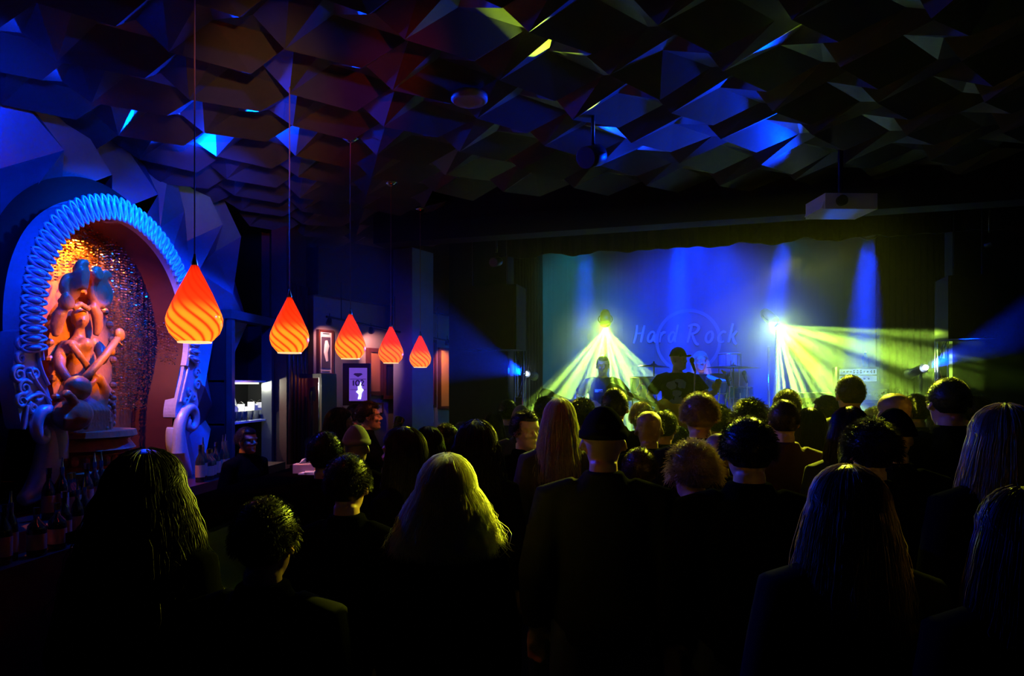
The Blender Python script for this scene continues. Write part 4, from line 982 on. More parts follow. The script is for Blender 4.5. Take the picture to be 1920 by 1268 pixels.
pr_.build('shirt_print', mat('faded_shirt_print', (.22, .25, .5), .8), sing)
gp = world_of(sing, (.02, .17, 1.0)); guitar('electric_guitar', 'electric guitar slung low on the singer in the cap', gp, PI - .2, 1.15)
gtr = person(1130, 667, 8.5, 'crop', 'black', 'cloth2', 'person playing guitar in a dark shirt under the left yellow spotlight', facing=PI + .1, pose='guitar', pitch=-.12, garment='t_shirt', z0=DECK, skin='skin2')
MB().box((.07, .142, 1.30), (.10, .006, .035)).build('name_patch', M['white'], gtr); MB().box((.055, .147, 1.30), (.055, .003, .004)).box((.03, .147, 1.302), (.008, .003, .016)).build('patch_mark', M['black'], gtr)
gp = world_of(gtr, (.02, .17, 1.0)); guitar('electric_guitar', 'electric guitar pointing right, played by the left guitarist', gp, PI + .1, 1.2)
RIS = .28
dp = P(1313, HORIZON, 9.15)
drm = person(1313, 657, 9.15, 'long', 'blond', 'cloth', 'person with long fair hair drumming, seated behind the singer', facing=PI, pose='drum', z0=DECK + RIS, fem=True, garment='t_shirt', seed=18, dens=.7)
rc = P(1310, HORIZON, 8.9); r_ = MB().box((0, 0, RIS / 2), (2.3, 1.3, RIS)).build('drum_riser', M['black'], loc=(rc.x, rc.y, DECK), rotz=SROT)
tag(r_, 'low black platform carrying the drummer and drum kit', 'platform')
MB().lathe([(.16, .43), (.17, .46), (.16, .50)], n=20).build('seat', M['black'], tag(thing('drum_stool', 'round black stool under the drummer', 'stool', (dp.x, dp.y, DECK + RIS))), smooth=True)
MB().tube([(0, 0, .02), (0, 0, .44)], .02, 8).tube([(-.2, 0, .012), (.2, 0, .012)], .012, 6).tube([(0, -.2, .012), (0, .2, .012)], .012, 6).build('post', M['chrome'], dm['drum_stool'])
def drum(px, py, d, r, h, tilt, label, name='drum', up=True, legs=0):
    p = P(px, py, d); t = thing(name, label, 'drum', p, 0); t.rotation_euler = tilt; mb = MB(); mb.lathe([(r, 0), (r * 1.0, h)], n=26); mb.build('shell', M['drum'], t, smooth=False)
    hd = MB().lathe([(r * .98, h - .004), (r * .98, h + .006)], n=26); hd.build('drum_head', M['drumhead'], t)
    for z in (.01, h - .01):
        MB().torus((0, 0, z), r * 1.02, .008, n=26, m=6).build('hoop', M['chrome'], t, smooth=True)
    mb = MB()
    for k in range(6): a = U * k / 6; mb.tube([(r * 1.03 * math.cos(a), r * 1.03 * math.sin(a), .01), (r * 1.03 * math.cos(a), r * 1.03 * math.sin(a), h - .01)], .005, 5)
    mb.build('tension_rods', M['chrome'], t)
    if legs:
        zb = (p.z - DECK - (RIS if legs == 2 else 0)) ; mb = MB()
        for k in range(3): a = U * k / 3 + .4; mb.tube([(r * 1.04 * math.cos(a), r * 1.04 * math.sin(a), h * .5), (r * 1.15 * math.cos(a), r * 1.15 * math.sin(a), -zb + .005)], .008, 6)
        mb.build('stand_legs', M['chrome'], t)
    return t
drum(1316, 795, 8.15, .26, .36, (PI / 2, 0, -.1), 'large bass drum at the front of the kit', 'bass_drum')
drum(1213, 752, 8.4, .2, .3, (0, 0, 0), 'floor tom drum left of the singer, below the left cymbal', 'tom_drum', legs=2)
drum(1290, 735, 8.4, .14, .17, (.35, 0, 0), 'small rack tom above the bass drum', 'tom_drum', legs=2)
drum(1345, 732, 8.4, .15, .17, (.35, 0, .1), 'rack tom with glinting lugs right of the singer', 'tom_drum', legs=2)
drum(1385, 748, 8.9, .18, .16, (0, 0, 0), 'snare drum to the right of the rack toms', 'snare_drum', legs=2)
drum(1368, 690, 9.35, .15, .2, (0, 0, 0), 'pale upright drum standing high behind the right cymbal', 'hand_drum', legs=2)
def cymbal(px, py, d, r, label, tl=(0.05, 0, 0), base=RIS):
    p = P(px, py, d); t = thing('cymbal_stand', label, 'cymbal', (p.x, p.y, DECK + base)); h = p.z - DECK - base
    c = MB().lathe([(.01, .03), (.03, .028), (.045, .012), (r * .6, .004), (r, -.012), (r, -.015), (r * .6, .0), (.045, .008)], n=36).build('cymbal', M['cym'], t, loc=(0, 0, h), smooth=True); c.rotation_euler = tl
    MB().tube([(0, 0, .25), (0, 0, h + .05)], .009, 8).ell((0, 0, h + .045), (.014, .014, .014), n=8, m=6).build('rod', M['chrome'], t, smooth=True)
    mb = MB()
    for k in range(3): a = U * k / 3; mb.tube([(0, 0, .3), (.22 * math.cos(a), .22 * math.sin(a), .006)], .008, 6)
    mb.build('tripod', M['chrome'], t)
cymbal(1226, 686, 8.5, .20, 'left cymbal on a thin stand beside the singer', (.0, .05, 0))
cymbal(1375, 688, 8.45, .33, 'wide right cymbal on a stand, right of the drummer', (.0, .02, 0))
# microphones
def mic(px, py, d, label, z0, ang=0, boom=None, nm='microphone_stand'):
    p = P(px, py, d); t = thing(nm, label, 'microphone', (p.x, p.y, z0)); h = p.z - z0
    MB().tube([(0, 0, .02), (.03, 0, h - .12)], [.011, .009], 8).build('pole', M['chrome'], t); MB().lathe([(.13, 0), (.13, .015), (.02, .03)], n=20).build('round_base', M['blackm'], t)
    MB().tube([(.03, 0, h - .12), (0, 0, h - .03)], [.014, .02], 8).build('handle', M['blackm'], t)
    MB().ell((-.004, 0, h), (.028, .028, .036), n=12, m=8).build('grille', M['blackm'], t, smooth=True)
mic(1298, 676, 7.45, 'singer microphone on an upright chrome stand', DECK)
mic(1653 - 290, 705, 8.0, 'low drum microphone stand right of the singer', DECK)
mic(1396, 700, 8.2, 'second low drum microphone stand under the right cymbal', DECK + RIS)
# amplifiers
def amp(px0, px1, y0, y1, d, label, name, dep=.35, rack=False, cat='amplifier', onto=None):
    a = P(px0, y1, d); b_ = P(px1, y1, d); W_ = (b_ - a).length; zt = P(px0, y0, d).z; zb = onto if onto is not None else a.z; c = (a + b_) / 2
    t = thing(name, label, cat, (c.x, c.y, zb), SROT); H_ = zt - zb
    MB().box((0, dep / 2, H_ / 2), (W_, dep, H_)).build('case', mat('blue_grey_case', (.06, .07, .1), .5), t)
    if not rack:
        MB().box((0, -.006, H_ * .43), (W_ * .92, .012, H_ * .78)).build('speaker_grille', M['cloth2'], t); MB().box((0, -.008, H_ * .9), (W_ * .92, .016, H_ * .1)).build('control_panel', M['chrome'], t)
        mb = MB()
        for k in range(7): mb.lathe([(.012, 0), (.01, .02)], (-W_ * .36 + k * W_ * .12, -.02, H_ * .9), 10, (PI / 2, 0, 0))
        mb.build('knobs', M['blackm'], t)
    return t, W_, H_
zc_ = P(1580, 719, 8.3).z
amp(1575, 1662, 719, 830, 8.3, 'speaker cabinet under the amplifier rack', 'speaker_cabinet', onto=DECK, cat='speaker')
t, W_, H_ = amp(1573, 1644, 688, 719, 8.25, 'lit blue amplifier rack with rows of black knobs on the speaker cabinet', 'amplifier_rack', rack=True, onto=zc_)
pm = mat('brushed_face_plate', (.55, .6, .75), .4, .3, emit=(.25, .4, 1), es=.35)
for k, zz_ in enumerate((.70, .28)):
    f = MB().box((0, -.006, H_ * zz_), (W_ * .88, .012, H_ * .32)).build('face_plate', pm, t); mb = MB()
    for q in range(9 if k == 0 else 3):
        for r2 in range(2 if q in (3, 4, 5) and k == 0 else 1): mb.lathe([(.011, 0), (.01, .022)], (-W_ * .34 + q * W_ * .08 if k == 0 else W_ * (.05 + q * .1), -.012, H_ * (zz_ + (.06 - .12 * r2 if q in (3, 4, 5) and k == 0 else 0))), 10, (PI / 2, 0, 0))
    if k == 0: mb.box((W_ * .32, -.014, H_ * zz_), (.012, .008, H_ * .2)).box((W_ * .38, -.014, H_ * zz_), (.012, .008, H_ * .2)).box((-W_ * .2, -.014, H_ * zz_), (.04, .006, .006), (0, .5, 0))
    mb.build('knobs', M['blackm'], t)
MB().box((.0, -.014, H_ * .28), (.05, .006, .02)).build('display', mat('red_display', (.3, .02, .02), .4, emit=(1, .25, .2), es=1.5), t)
amp(1497, 1568, 737, 800, 8.2, 'low combo amplifier left of the rack, with a tiny white pilot light', 'combo_amplifier', onto=DECK)
p = P(1566, 742, 8.15); MB().ell((0, 0, 0), .008, n=8, m=6).build('pilot_light', mat('pilot_light', (1, 1, 1), .3, emit=(.8, .9, 1), es=12), dm['combo_amplifier'], smooth=True, loc=None); q = dm['pilot_light']; q.location = Matrix.LocRotScale(dm['combo_amplifier'].location, dm['combo_amplifier'].rotation_euler, None).inverted() @ p
p = P(1630, 688, 8.3); bo = thing('water_bottle', 'translucent blue water bottle standing on the amplifier rack', 'bottle', (p.x, p.y, p.z + 0))
MB().lathe([(.03, 0), (.034, .02), (.034, .12), (.014, .16), (.014, .18)], n=16).build('bottle_body', mat('blue_plastic', (.1, .3, .9), .15, trans=.3), bo, smooth=True); MB().lathe([(.016, .18), (.016, .2)], n=12).build('cap', M['white'], bo)
bo.location.y += .12
# lights hanging over and standing on the stage
def moving_head(pos, axis, label, em, r=.075, name='stage_light', es=60):
    t = thing(name, label, 'stage light', pos); t.rotation_euler = Vector(axis).to_track_quat('-Z', 'Y').to_euler()
    MB().lathe([(.06, .26), (r, .2), (r * 1.05, .0 + .03), (r * .98, .03)], n=24).build('housing', M['blackm'], t, smooth=True)
    MB().lathe([(r * .9, .035), (r * .9, .032)], n=24).build('lens', mat('lens_' + name, (1, 1, 1), .3, emit=em, es=es), t)
    MB().torus((0, 0, .12), r * 1.35, .009, (PI / 2, 0, 0), 28, 6).build('yoke', M['blackm'], t, smooth=True)
    return t
def pole(px, d, z0, z1, label, r=.018, name='light_pole', cat='pole'):
    p = P(px, HORIZON, d); t = thing(name, label, cat, (p.x, p.y, z0)); MB().tube([(0, 0, 0), (0, 0, z1 - z0)], r, 10).build('tube', M['chrome'], t, smooth=True); MB().lathe([(.16, 0), (.16, .02), (.03, .04)], n=20).build('foot', M['blackm'], t)
moving_head(YL - AL.normalized() * .045 + Vector((0, 0, 0)), AL, 'blazing yellow moving light above the left guitarist', (.75, 1, .15), name='moving_light')
moving_head(YR - AR.normalized() * .045, AR, 'blazing yellow moving light fanning out right of the logo', (.75, 1, .15), name='moving_light')
dL = (YL - CAM).dot(FWD); dR = (YR - CAM).dot(FWD)
pole(1135, dL + .12, DECK, YL.z - .05, 'pole holding the left yellow light behind the guitarist')
pole(1441, dR - .2, DECK, P(1441, 652, dR).z, 'bright vertical chrome pole right of the drum kit')
pole(1456, dR + .14, DECK, YR.z - .05, 'pole holding the right yellow light')
for nm, s, dst in (('left', bl, P(560, 560, 4.6)), ('right', br, P(2050, 560, 5.0))):
    ax = (dst - s).normalized(); t = moving_head(s - ax * .045, ax, f'small white hot side light at the {nm} edge of the stage', (.55, .7, 1), .045, 'side_light', 40)
    g = MB().ell((0, 0, .0), .026, n=10, m=8).build('bulb', mat('hot_bulb', (1, 1, 1), .3, emit=(.6, .75, 1), es=50), t, smooth=True)
    p = Vector(s) - ax * .12; q = thing('light_stand', f'thin black stand under the {nm} side light', 'stand', (p.x, p.y, DECK)); MB().tube([(0, 0, 0), (0, 0, p.z - DECK - .04)], .015, 8).build('tube', M['blackm'], q); MB().lathe([(.15, 0), (.15, .02), (.03, .03)], n=16).build('foot', M['blackm'], q)
for px, tx, lb in ((1098, 1092, 'leftmost of the four blue wash lights at the top of the stage'), (1272, 1272, 'blue wash light straight above the logo'), (1470, 1405, 'blue wash light above the right yellow light'), (1628, 1600, 'rightmost blue wash light at the top of the stage')):
    s = ST(px, 452, .55); t = ST(tx, 730, 1.0); t.z = DECK; ax = (t - s).normalized(); tt = moving_head(s - ax * .05, ax, lb, (.1, .25, 1), .11, 'wash_light', 3)
    MB().tube([(0, 0, .25), (0, 0, .25 + .35)], .012, 6).build('hanger', M['blackm'], tt)
# scalloped valance along the stage top
mb = MB(); a = ST(930, HORIZON, .1); b_ = ST(1880, HORIZON, .1); W_ = (b_ - a).length; n = 160
tops = []; bots = []
for k in range(n + 1):
    f = k / n; p = a + (b_ - a) * f + SV * (.03 * math.sin(f * 150)); sc_ = abs(math.sin(f * W_ / .34 * PI / 2 * 1.0)); tops.append((p.x, p.y, 4.1)); bots.append((p.x, p.y, 3.335 - .03 * sc_ + .012 * math.sin(f * 60)))
mb.add(tops + bots, [(k, k + 1, n + 2 + k, n + 1 + k) for k in range(n)])
o = mb.build('stage_valance', M['curtain']); sd = o.modifiers.new('t', 'SOLIDIFY'); sd.thickness = .02; tag(o, 'black scalloped curtain valance along the top of the stage', 'curtain')
# banner with the logo
a = ST(1018, HORIZON, 2.95); b_ = ST(1640, HORIZON, 2.95); W_ = (b_ - a).length
ban = thing('logo_banner', 'large grey cloth banner with the circular logo behind the band', 'banner', (a.x, a.y, 0), SROT)
zb0 = P(1300, 760, 10).z
mb = MB(); n = 60; vs = []
for z in (DECK + .1, 3.9): vs += [(W_ * k / n, .015 * math.sin(k * .9), z) for k in range(n + 1)]
mb.add(vs, [(k, k + 1, n + 2 + k, n + 1 + k) for k in range(n)]); o = mb.build('cloth', M['banner'], ban); sd = o.modifiers.new('t', 'SOLIDIFY'); sd.thickness = .01
BI = Matrix.LocRotScale(ban.location, ban.rotation_euler, None).inverted()
def bp(px, py, off=-.03): q = BI @ ST(px, py, 2.95); return Vector((q.x, off, q.z))
c0 = bp(1290, 640); Rr = (bp(1353, 640) - c0).length
mb = MB(); rs = []
for k in range(49): a_ = U * k / 48; rs.append([(c0.x + r * math.cos(a_), y, c0.z + r * math.sin(a_)) for r, y in ((Rr, -.03), (Rr, -.022), (Rr * .9, -.022), (Rr * .9, -.03))])
mb.rings(rs, close=False); mb.build('logo_ring', M['logoring'], ban)
GL = {'H': [[(.12, 1.05), (.14, .5), (.02, -.05)], [(.62, 1.02), (.55, .5), (.5, 0)], [(.08, .5), (.62, .58)]],
      'a': [[(.48, .52), (.3, .68), (.08, .5), (.03, .18), (.18, .0), (.38, .16), (.5, .6), (.46, .15), (.56, .0)]],
      'r': [[(.1, .62), (.08, 0)], [(.1, .4), (.24, .62), (.42, .58)]],
      'd': [[(.44, .5), (.26, .66), (.06, .46), (.04, .14), (.2, 0), (.38, .16), (.56, 1.05)], [(.56, 1.05), (.44, .3), (.5, 0)]],
      'R': [[(.18, 1.0), (.12, .5), (.04, 0)], [(-.02, .95), (.4, 1.08), (.7, .9), (.56, .58), (.2, .5)], [(.28, .5), (.46, .1), (.64, -.12), (.78, -.1)]],
      'o': [[(.3, .66), (.08, .5), (.03, .2), (.18, 0), (.4, .06), (.5, .36), (.42, .6), (.3, .66)]],
      'c': [[(.46, .56), (.28, .66), (.06, .46), (.04, .16), (.2, 0), (.42, .06)]],
      'k': [[(.2, 1.1), (.12, .5), (.06, 0)], [(.5, .66), (.3, .42), (.14, .34)], [(.26, .4), (.4, .05), (.56, -.12)]]}
xs = [(1188, 'H'), (1213, 'a'), (1235, 'r'), (1252, 'd'), (1288, 'R'), (1321, 'o'), (1345, 'c'), (1364, 'k')]
eh = abs(bp(1290, 610).z - bp(1290, 642).z); ew = eh * .88
mb = MB()
for px, ch in xs:
    o_ = bp(px, 643)
    for st in GL[ch]:
        q = smooth_poly(st, 3) if len(st) > 2 else st
        P3 = [Vector((o_.x + ew * (u + .12 * v), -.04, o_.z + eh * v)) for u, v in q]; wd = .021; nn = len(P3)
        rr2 = [wd * (.75 + .35 * math.sin(PI * i / (nn - 1))) for i in range(nn)]
        mb.tube(P3, rr2, 8, flat=1, up=(1, 0, .3))
mb.v = [(x, -.035 + (y + .04) * .3, z) for x, y, z in mb.v]
mb.build('logo_lettering', M['logo'], ban, smooth=True)
# dark drapes either side of the banner
for nm, x0, x1, lb in (('l', 960, 1016, 'dark pleated drape left of the logo banner'), ('r', 1642, 1760, 'dark pleated drape right of the logo banner')):
    a = ST(x0, HORIZON, 2.85); b_ = ST(x1, HORIZON, 2.85); n = 48; tp = []; bt = []
    for k in range(n + 1): p = a + (b_ - a) * (k / n) + SV * (.035 * math.sin(k * 1.3)); tp.append((p.x, p.y, 3.9)); bt.append((p.x, p.y, DECK + .02))
    o = MB().add(tp + bt, [(k, k + 1, n + 2 + k, n + 1 + k) for k in range(n)]).build('drape', mat('dark_red_drape', (.014, .003, .008), .95, spec=0), smooth=True); sd = o.modifiers.new('t', 'SOLIDIFY'); sd.thickness = .012; tag(o, lb, 'curtain')
# loudspeakers flown at both sides, truss towers
def pa(x0, x1, y0, y1, back, label):
    a = ST(x0, y1, back); b_ = ST(x1, y1, back); zt = ST((x0 + x1) / 2, y0, back).z; zb = ST((x0 + x1) / 2, y1, back).z; W_ = (b_ - a).length; c = (a + b_) / 2
    t = thing('loudspeaker', label, 'speaker', (c.x, c.y, zb), SROT); H_ = zt - zb
    MB().box((0, .2, H_ / 2), (W_, .4, H_)).build('cabinet', M['black'], t); MB().box((0, -.008, H_ / 2), (W_ * .93, .016, H_ * .95)).build('grille', M['curtain'], t)
    MB().tube([(-W_ * .3, .1, H_), (-W_ * .3, .1, 4.15 - zb)], .01, 6).tube([(W_ * .3, .1, H_), (W_ * .3, .1, 4.15 - zb)], .01, 6).build('hanging_cables', M['blackm'], t)
pa(860, 968, 535, 656, -.25, 'black loudspeaker hanging at the left side of the stage'); pa(1778, 1868, 515, 635, -.25, 'black loudspeaker hanging at the right side of the stage')
def truss(px, back, z0, z1, wpx, label):
    c = ST(px, HORIZON, back); w_ = (ST(px + wpx / 2, HORIZON, back) - ST(px - wpx / 2, HORIZON, back)).length; t = thing('truss_tower', label, 'truss', (c.x, c.y, z0), SROT); h = z1 - z0
    for i, j in ((0, 0), (0, 1), (1, 0), (1, 1)): MB().tube([((i - .5) * w_, (j - .5) * w_, 0), ((i - .5) * w_, (j - .5) * w_, h)], .012, 8).build('main_tube', M['chrome'], t, smooth=True)
    mb = MB(); n = int(h / .3)
    for k in range(n):
        z = h * k / n; s = 1 if k % 2 else -1
        for y in (-.5, .5): mb.tube([(-s * w_ / 2, y * w_, z), (s * w_ / 2, y * w_, z + h / n)], .006, 5)
        for x in (-.5, .5): mb.tube([(x * w_, -s * w_ / 2, z), (x * w_, s * w_ / 2, z + h / n)], .006, 5)
    mb.build('bracing', M['chrome'], t); MB().box((0, 0, h * .62), (w_ * 1.1, w_ * 1.1, .2)).build('clamp_box', M['blackm'], t); MB().box((0, 0, .01), (w_ * 2, w_ * 2, .02)).build('base_plate', M['blackm'], t)
truss(1766, .25, DECK, P(1766, 518, 6.7).z, 17, 'square lattice truss tower at the right of the stage')
truss(975, .3, DECK, P(943, 656, 8.0).z, 15, 'short lattice truss tower at the left of the stage')
# ------------------------------------------------------------------ things on the picture wall
WU = (B0 - A0).normalized(); WN = Vector((WU.y, -WU.x, 0)); WN = -WN if (CAM - A0).dot(WN) < 0 else WN; WROT = math.atan2(WU.y, WU.x)
def W(px, py, off=.02):
    r = ray(px, py); o = A0 + WN * off; return CAM + r * ((o - CAM).dot(WN) / r.dot(WN))
def framed(x0, x1, y0, y1, label, m_art, fwid=.05, off=.03, name='framed_picture', cat='picture', fm=None, art=None):
    a = W(x0, (y0 + y1) / 2, off); b_ = W(x1, (y0 + y1) / 2, off); zt = W((x0 + x1) / 2, y0, off).z; zb = W((x0 + x1) / 2, y1, off).z; c = (a + b_) / 2; W_ = (b_ - a).length; H_ = zt - zb
    t = thing(name, label, cat, (c.x, c.y, zb), WROT); fm = fm or M['wood']
    s = -1 if (Matrix.Rotation(WROT, 3, 'Z') @ Vector((0, -1, 0))).dot(WN) > 0 else 1
    MB().box((-W_ / 2, 0, H_ / 2), (fwid, .05, H_ + fwid)).box((W_ / 2, 0, H_ / 2), (fwid, .05, H_ + fwid)).box((0, 0, 0), (W_, .05, fwid)).box((0, 0, H_), (W_, .05, fwid)).build('frame', fm, t)
    MB().box((0, 0, H_ / 2), (W_ - fwid, .02, H_ - fwid)).build('print', m_art, t)
    if art: art(t, W_, H_, s * .016)
    return t
def art_poster(t, W_, H_, y):
    MB().box((0, y, H_ * .5), (W_ * .66, .006, H_ * .72)).build('dark_panel', mat('poster_dark', (.06, .04, .07), .6), t)
    mb = MB().tube([(0, y * 1.4, H_ * .78), (.01, y * 1.4, H_ * .66), (-.01, y * 1.4, H_ * .5), (.015, y * 1.4, H_ * .3)], [.02, .045, .035, .02], 8, flat=.3).build('pale_figure', M['paper'], t)
    MB().box((0, y, H_ * .94), (W_ * .5, .004, .01)).box((0, y, H_ * .07), (W_ * .6, .004, .008)).build('lettering', M['black'], t)
framed(597, 622, 621, 702, 'pale concert poster in a thin frame left of the pendant trio', mat('pale_poster', (.7, .6, .55), .6), .03, art=art_poster)
framed(691, 714, 657, 738, 'narrow dark framed picture right of the poster light box', mat('amber_print', (.35, .12, .05), .6), .06)
framed(720, 748, 682, 745, 'dark framed memorabilia below the fourth pendant lamp', mat('dark_print', (.02, .01, .02), .4), .05)
framed(800, 815, 640, 762, 'tall narrow wooden frame right of the smallest pendant', mat('red_print', (.3, .04, .08), .6), .05)
framed(824, 842, 655, 764, 'frame with amber glow at the far end of the picture wall', mat('gold_print', (.5, .22, .05), .5), .04)
framed(700, 716, 757, 775, 'small bright cream card framed above the drinking person', mat('cream_print', (.9, .6, .3), .6), .02)
framed(797, 810, 770, 792, 'small white paper notice pinned low beside the blue column', M['paper'], .012, fm=M['white'])
# light box with the poster
d = 7.3; a = P(655, 752, d); b_ = P(688, 752, d); H_ = P(670, 690, d).z - P(670, 752, d).z; W_ = (b_ - a).length; c = (a + b_) / 2
lb_ = thing('poster_light_box', 'lit purple poster light box leaning in a black case above the drinking person', 'light box', c, TH + .1); lb_.rotation_euler = Euler((0, .0, TH + .1))
MB().box((-.02, .07, H_ / 2), (W_ + .10, .12, H_ + .1)).build('case', M['tvblack'], lb_)
MB().tube([(0, .06, 0), (0, .06, -(c.z - .03))], .02, 8).lathe([(.18, -c.z), (.18, -c.z + .03), (.03, -c.z + .05)], (0, .06, 0), 20).build('floor_stand', M['blackm'], lb_)
MB().box((0, 0, H_ / 2), (W_, .012, H_)).build('screen', mat('purple_screen', (.2, .12, .5), .4, emit=(.16, .07, .62), es=.75, noise_=.4), lb_)
mk = mat('screen_print', (.1, .05, .3), .4, emit=(.02, .01, .12), es=.3); mb = MB()
mb.box((0, -.01, H_ * .66), (W_ * .9, .004, .006)).box((0, -.01, H_ * .34), (W_ * .9, .004, .004))
mb.prism([(-.035, .84), (.035, .84), (.05, .80), (0, .72), (-.05, .80)], lambda u, v, w_: (u, -.008 - w_ * .004, v * H_), 1)
mb.tube([(-.05, -.01, H_ * .62), (-.05, -.01, H_ * .46)], .009, 6)
mb.tube([(-.005 + .02 * math.cos(t_), -.01, H_ * .54 + .028 * math.sin(t_)) for t_ in [U * k / 14 for k in range(15)]], .008, 6, cap=False)
mb.tube([(.03, -.01, H_ * .61), (.045, -.01, H_ * .63), (.06, -.01, H_ * .59), (.032, -.01, H_ * .47), (.065, -.01, H_ * .47)], .008, 6)
mb.build('lettering', mk, lb_)
MB().prism([(-.012, 0), (.02, 0), (.03, .07), (.05, .10), (.03, .12), (.02, .19), (.0, .13), (-.012, .15), (-.01, .10), (-.03, .08), (.0, .05)], lambda u, v, w_: (u + .01, -.009 - w_ * .004, v + .02), 1).build('flame', mat('white_flame', (1, 1, 1), .3, emit=(.6, .75, 1), es=3), lb_)
# column
cA = W(755, 700, .35); cB = W(795, 700, .35); cc = (cA + cB) / 2; cw = (cB - cA).length
t = thing('blue_column', 'square column lit deep blue between the picture wall and its far end', 'column', (cc.x, cc.y, 0), WROT); MB().box((0, 0, 1.9), (cw, .35, 3.8)).build('shaft', mat('painted_column', (.2, .2, .3), .6), t)
spot('spot_column', cc + Vector((.9, -1.6, 3.3 - cc.z)), cc + Vector((0, 0, 1.9 - cc.z)), 420, (.03, .01, 1), 34, .9, .05)
# track light along the wall
tr_ = thing('track_rail', 'black lighting track running along the top of the picture wall', 'track light rail', W(615, 596, .3))
mb = MB().tube([W(612, 594, .3), W(700, 612, .3), W(775, 628, .3), W(846, 640, .3)], .015, 6)
for px, py in ((640, 601), (740, 621), (820, 636)): q = W(px, py, .3); mb.tube([q, q + Vector((0, 0, .5))], .006, 5)
mb.build('rail', M['blackm'], tr_, world=True)
for px, py, tx, ty, pw, lb in ((617, 606, 610, 650, 3, 'small track spotlight above the concert poster'), (696, 622, 701, 665, 6, 'small track spotlight right of the middle pendant, lighting the wall'), (769, 640, 735, 700, 2, 'tiny track spotlight against the blue column'), (838, 645, 832, 700, 4, 'track spotlight at the far end of the picture wall')):
    q = W(px, py, .3); dst = W(tx, ty, .0); ax = (dst - q).normalized()
    t = thing('track_spotlight', lb, 'spotlight', q, group='track spotlights on the picture wall'); t.rotation_euler = ax.to_track_quat('-Z', 'Y').to_euler()
    MB().lathe([(.02, .09), (.03, .06), (.042, .0), (.038, .0)], n=14).build('housing', M['blackm'], t, smooth=True)
    MB().lathe([(.026, .004), (.026, .001)], n=12).build('lens', mat('warm_lens', (1, 1, 1), .3, emit=(1, .6, .4), es=14), t)
    MB().tube([(0, 0, .06), (0, .06, .12)], .006, 5).build('arm', M['blackm'], t)
    spot('track_light', q + ax * .02, dst, pw * 9, (1, .42, .35), 80, .8, .015)
# ------------------------------------------------------------------ fixtures on the ceiling
def can(px, py, d, aim, label, r=.07, em=(1, .3, .08), es=1.6, up=True):
    p = P(px, py, d); ax = Vector(aim).normalized(); t = thing('spotlight_can', label, 'spotlight', p); t.rotation_euler = ax.to_track_quat('-Z', 'Y').to_euler()
    MB().lathe([(r * .6, .22), (r, .17), (r * 1.02, .0), (r * .96, .0)], n=22).build('housing', M['blackm'], t, smooth=True)
    MB().lathe([(r * .93, .012), (r * .93, .006)], n=20).build('lens', mat('amber_gel', (.8, .25, .08), .4, emit=em, es=es), t)
    q = Matrix.LocRotScale(None, t.rotation_euler, None).inverted()
    o = Vector((0, 0, .1)); u3 = q @ Vector((0, 0, CZ - p.z)); MB().torus((0, 0, .1), r * 1.2, .007, (PI / 2, 0, 0), 24, 6).tube([o + u3 * .18, o + u3 * .95], .012, 8).build('yoke_and_pipe', M['blackm'], t, smooth=True)
can(1098, 296, 4.4, (-.35, -.55, -.25), 'black spotlight can with an orange gel hanging under the ceiling lattice')
can(925, 492, 7.3, (-.2, -.8, -.2), 'dark spotlight with a tiny red glint at the upper left of the stage', .05, (1, .12, .03), 1.2)
can(1866, 455, 6.2, (-.1, -.9, -.1), 'dark spotlight with a tiny red glint at the upper right of the stage', .035, (1, .12, .03), 1.5)
p = PZ(880, 188, 3.6); t = thing('ceiling_speaker', 'round ceiling speaker ring among the metal facets', 'speaker', p)
MB().lathe([(.06, .0), (.10, -.012), (.115, 0), (.115, .03), (.06, .03)], n=30).build('ring', mat('pink_grey_plastic', (.35, .2, .22), .5), t, smooth=True); MB().lathe([(.0, .004), (.058, .01)], n=24, cap=False).build('grille', M['blackm'], t)
p = P(1492, 262, 5.3); t = thing('ceiling_light_fitting', 'small round black light fitting near the right end of the lattice', 'light fitting', p)
MB().lathe([(.05, -.004), (.12, .0), (.05, .012)], n=24).build('disc', M['blackm'], t, smooth=True); mb = MB()
for k in range(8): a_ = U * k / 8; mb.tube([(.035 * math.cos(a_), .035 * math.sin(a_), -.05), (.045 * math.cos(a_), .045 * math.sin(a_), 0), (.035 * math.cos(a_), .035 * math.sin(a_), .05)], .005, 5)
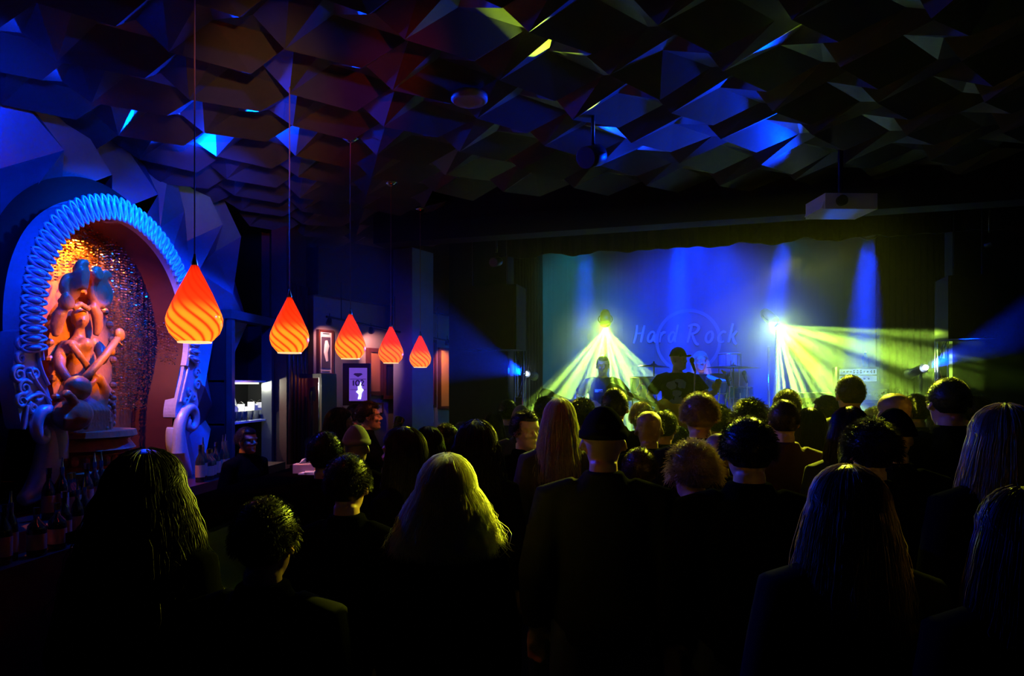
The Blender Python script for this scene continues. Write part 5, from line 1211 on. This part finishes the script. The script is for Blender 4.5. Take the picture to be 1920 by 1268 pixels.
mb.tube([(0, 0, .04), (0, 0, CZ - p.z)], .008, 6).lathe([(.036, -.055), (.036, -.045)], n=16).lathe([(.036, .045), (.036, .055)], n=16).build('cage', M['blackm'], t)
# projector
p = P(1576, 402, 5.2); pj = thing('projector', 'white projector hanging in the dark before the stage, lit blue below', 'projector', p, .12)
MB().box((0, 0, .06), (.40, .32, .12)).box((-.19, 0, .05), (.03, .28, .09), (0, .3, 0)).build('case', M['white'], pj); MB().lathe([(.04, 0), (.04, .03)], (-.08, -.16, .06), 16, (PI / 2, 0, 0)).build('lens', M['tvblack'], pj)
MB().tube([(0, 0, .12), (0, 0, 4.2 - p.z)], .02, 8).build('mount', M['blackm'], pj)
spot('spot_projector', ST(1500, 640, .5) + Vector((0, 0, .1)), p, 60, (0, .1, 1), 6, .5, .03)
# ------------------------------------------------------------------ small pieces hang under the part they sit on
def base(n): return n.split('.')[0]
UNDER = {'knobs': ('control_panel', 'face_plate'), 'lens': ('housing', 'case'), 'hoop': ('shell',), 'tension_rods': ('shell',), 'strings': ('neck',), 'headstock': ('neck',), 'rim': ('shade',), 'diffuser': ('shade',),
         'patch_mark': ('name_patch',), 'flame': ('screen',), 'pale_figure': ('dark_panel',), 'pourer': ('glass',), 'cap': ('glass', 'bottle_body'), 'print': (), 'collar': ('cord',), 'handle': ('pole',), 'display': ('face_plate',)}
kids = {}
for o in list(bpy.data.objects):
    if o.parent is not None: kids.setdefault(o.parent.name, []).append(o)
for t in [o for o in bpy.data.objects if o.parent is None and o.name in kids]:
    ch = kids[t.name]; byname = {}
    for c in ch: byname.setdefault(base(c.name), []).append(c)
    for c in ch:
        for tgt in UNDER.get(base(c.name), ()):
            if tgt in byname:
                L = byname[tgt]; q = byname[base(c.name)].index(c); p_ = L[min(q, len(L) - 1)]
                A = Matrix.LocRotScale(p_.location, p_.rotation_euler, p_.scale).inverted() @ Matrix.LocRotScale(c.location, c.rotation_euler, c.scale)
                c.parent = p_; c.matrix_basis = A; break
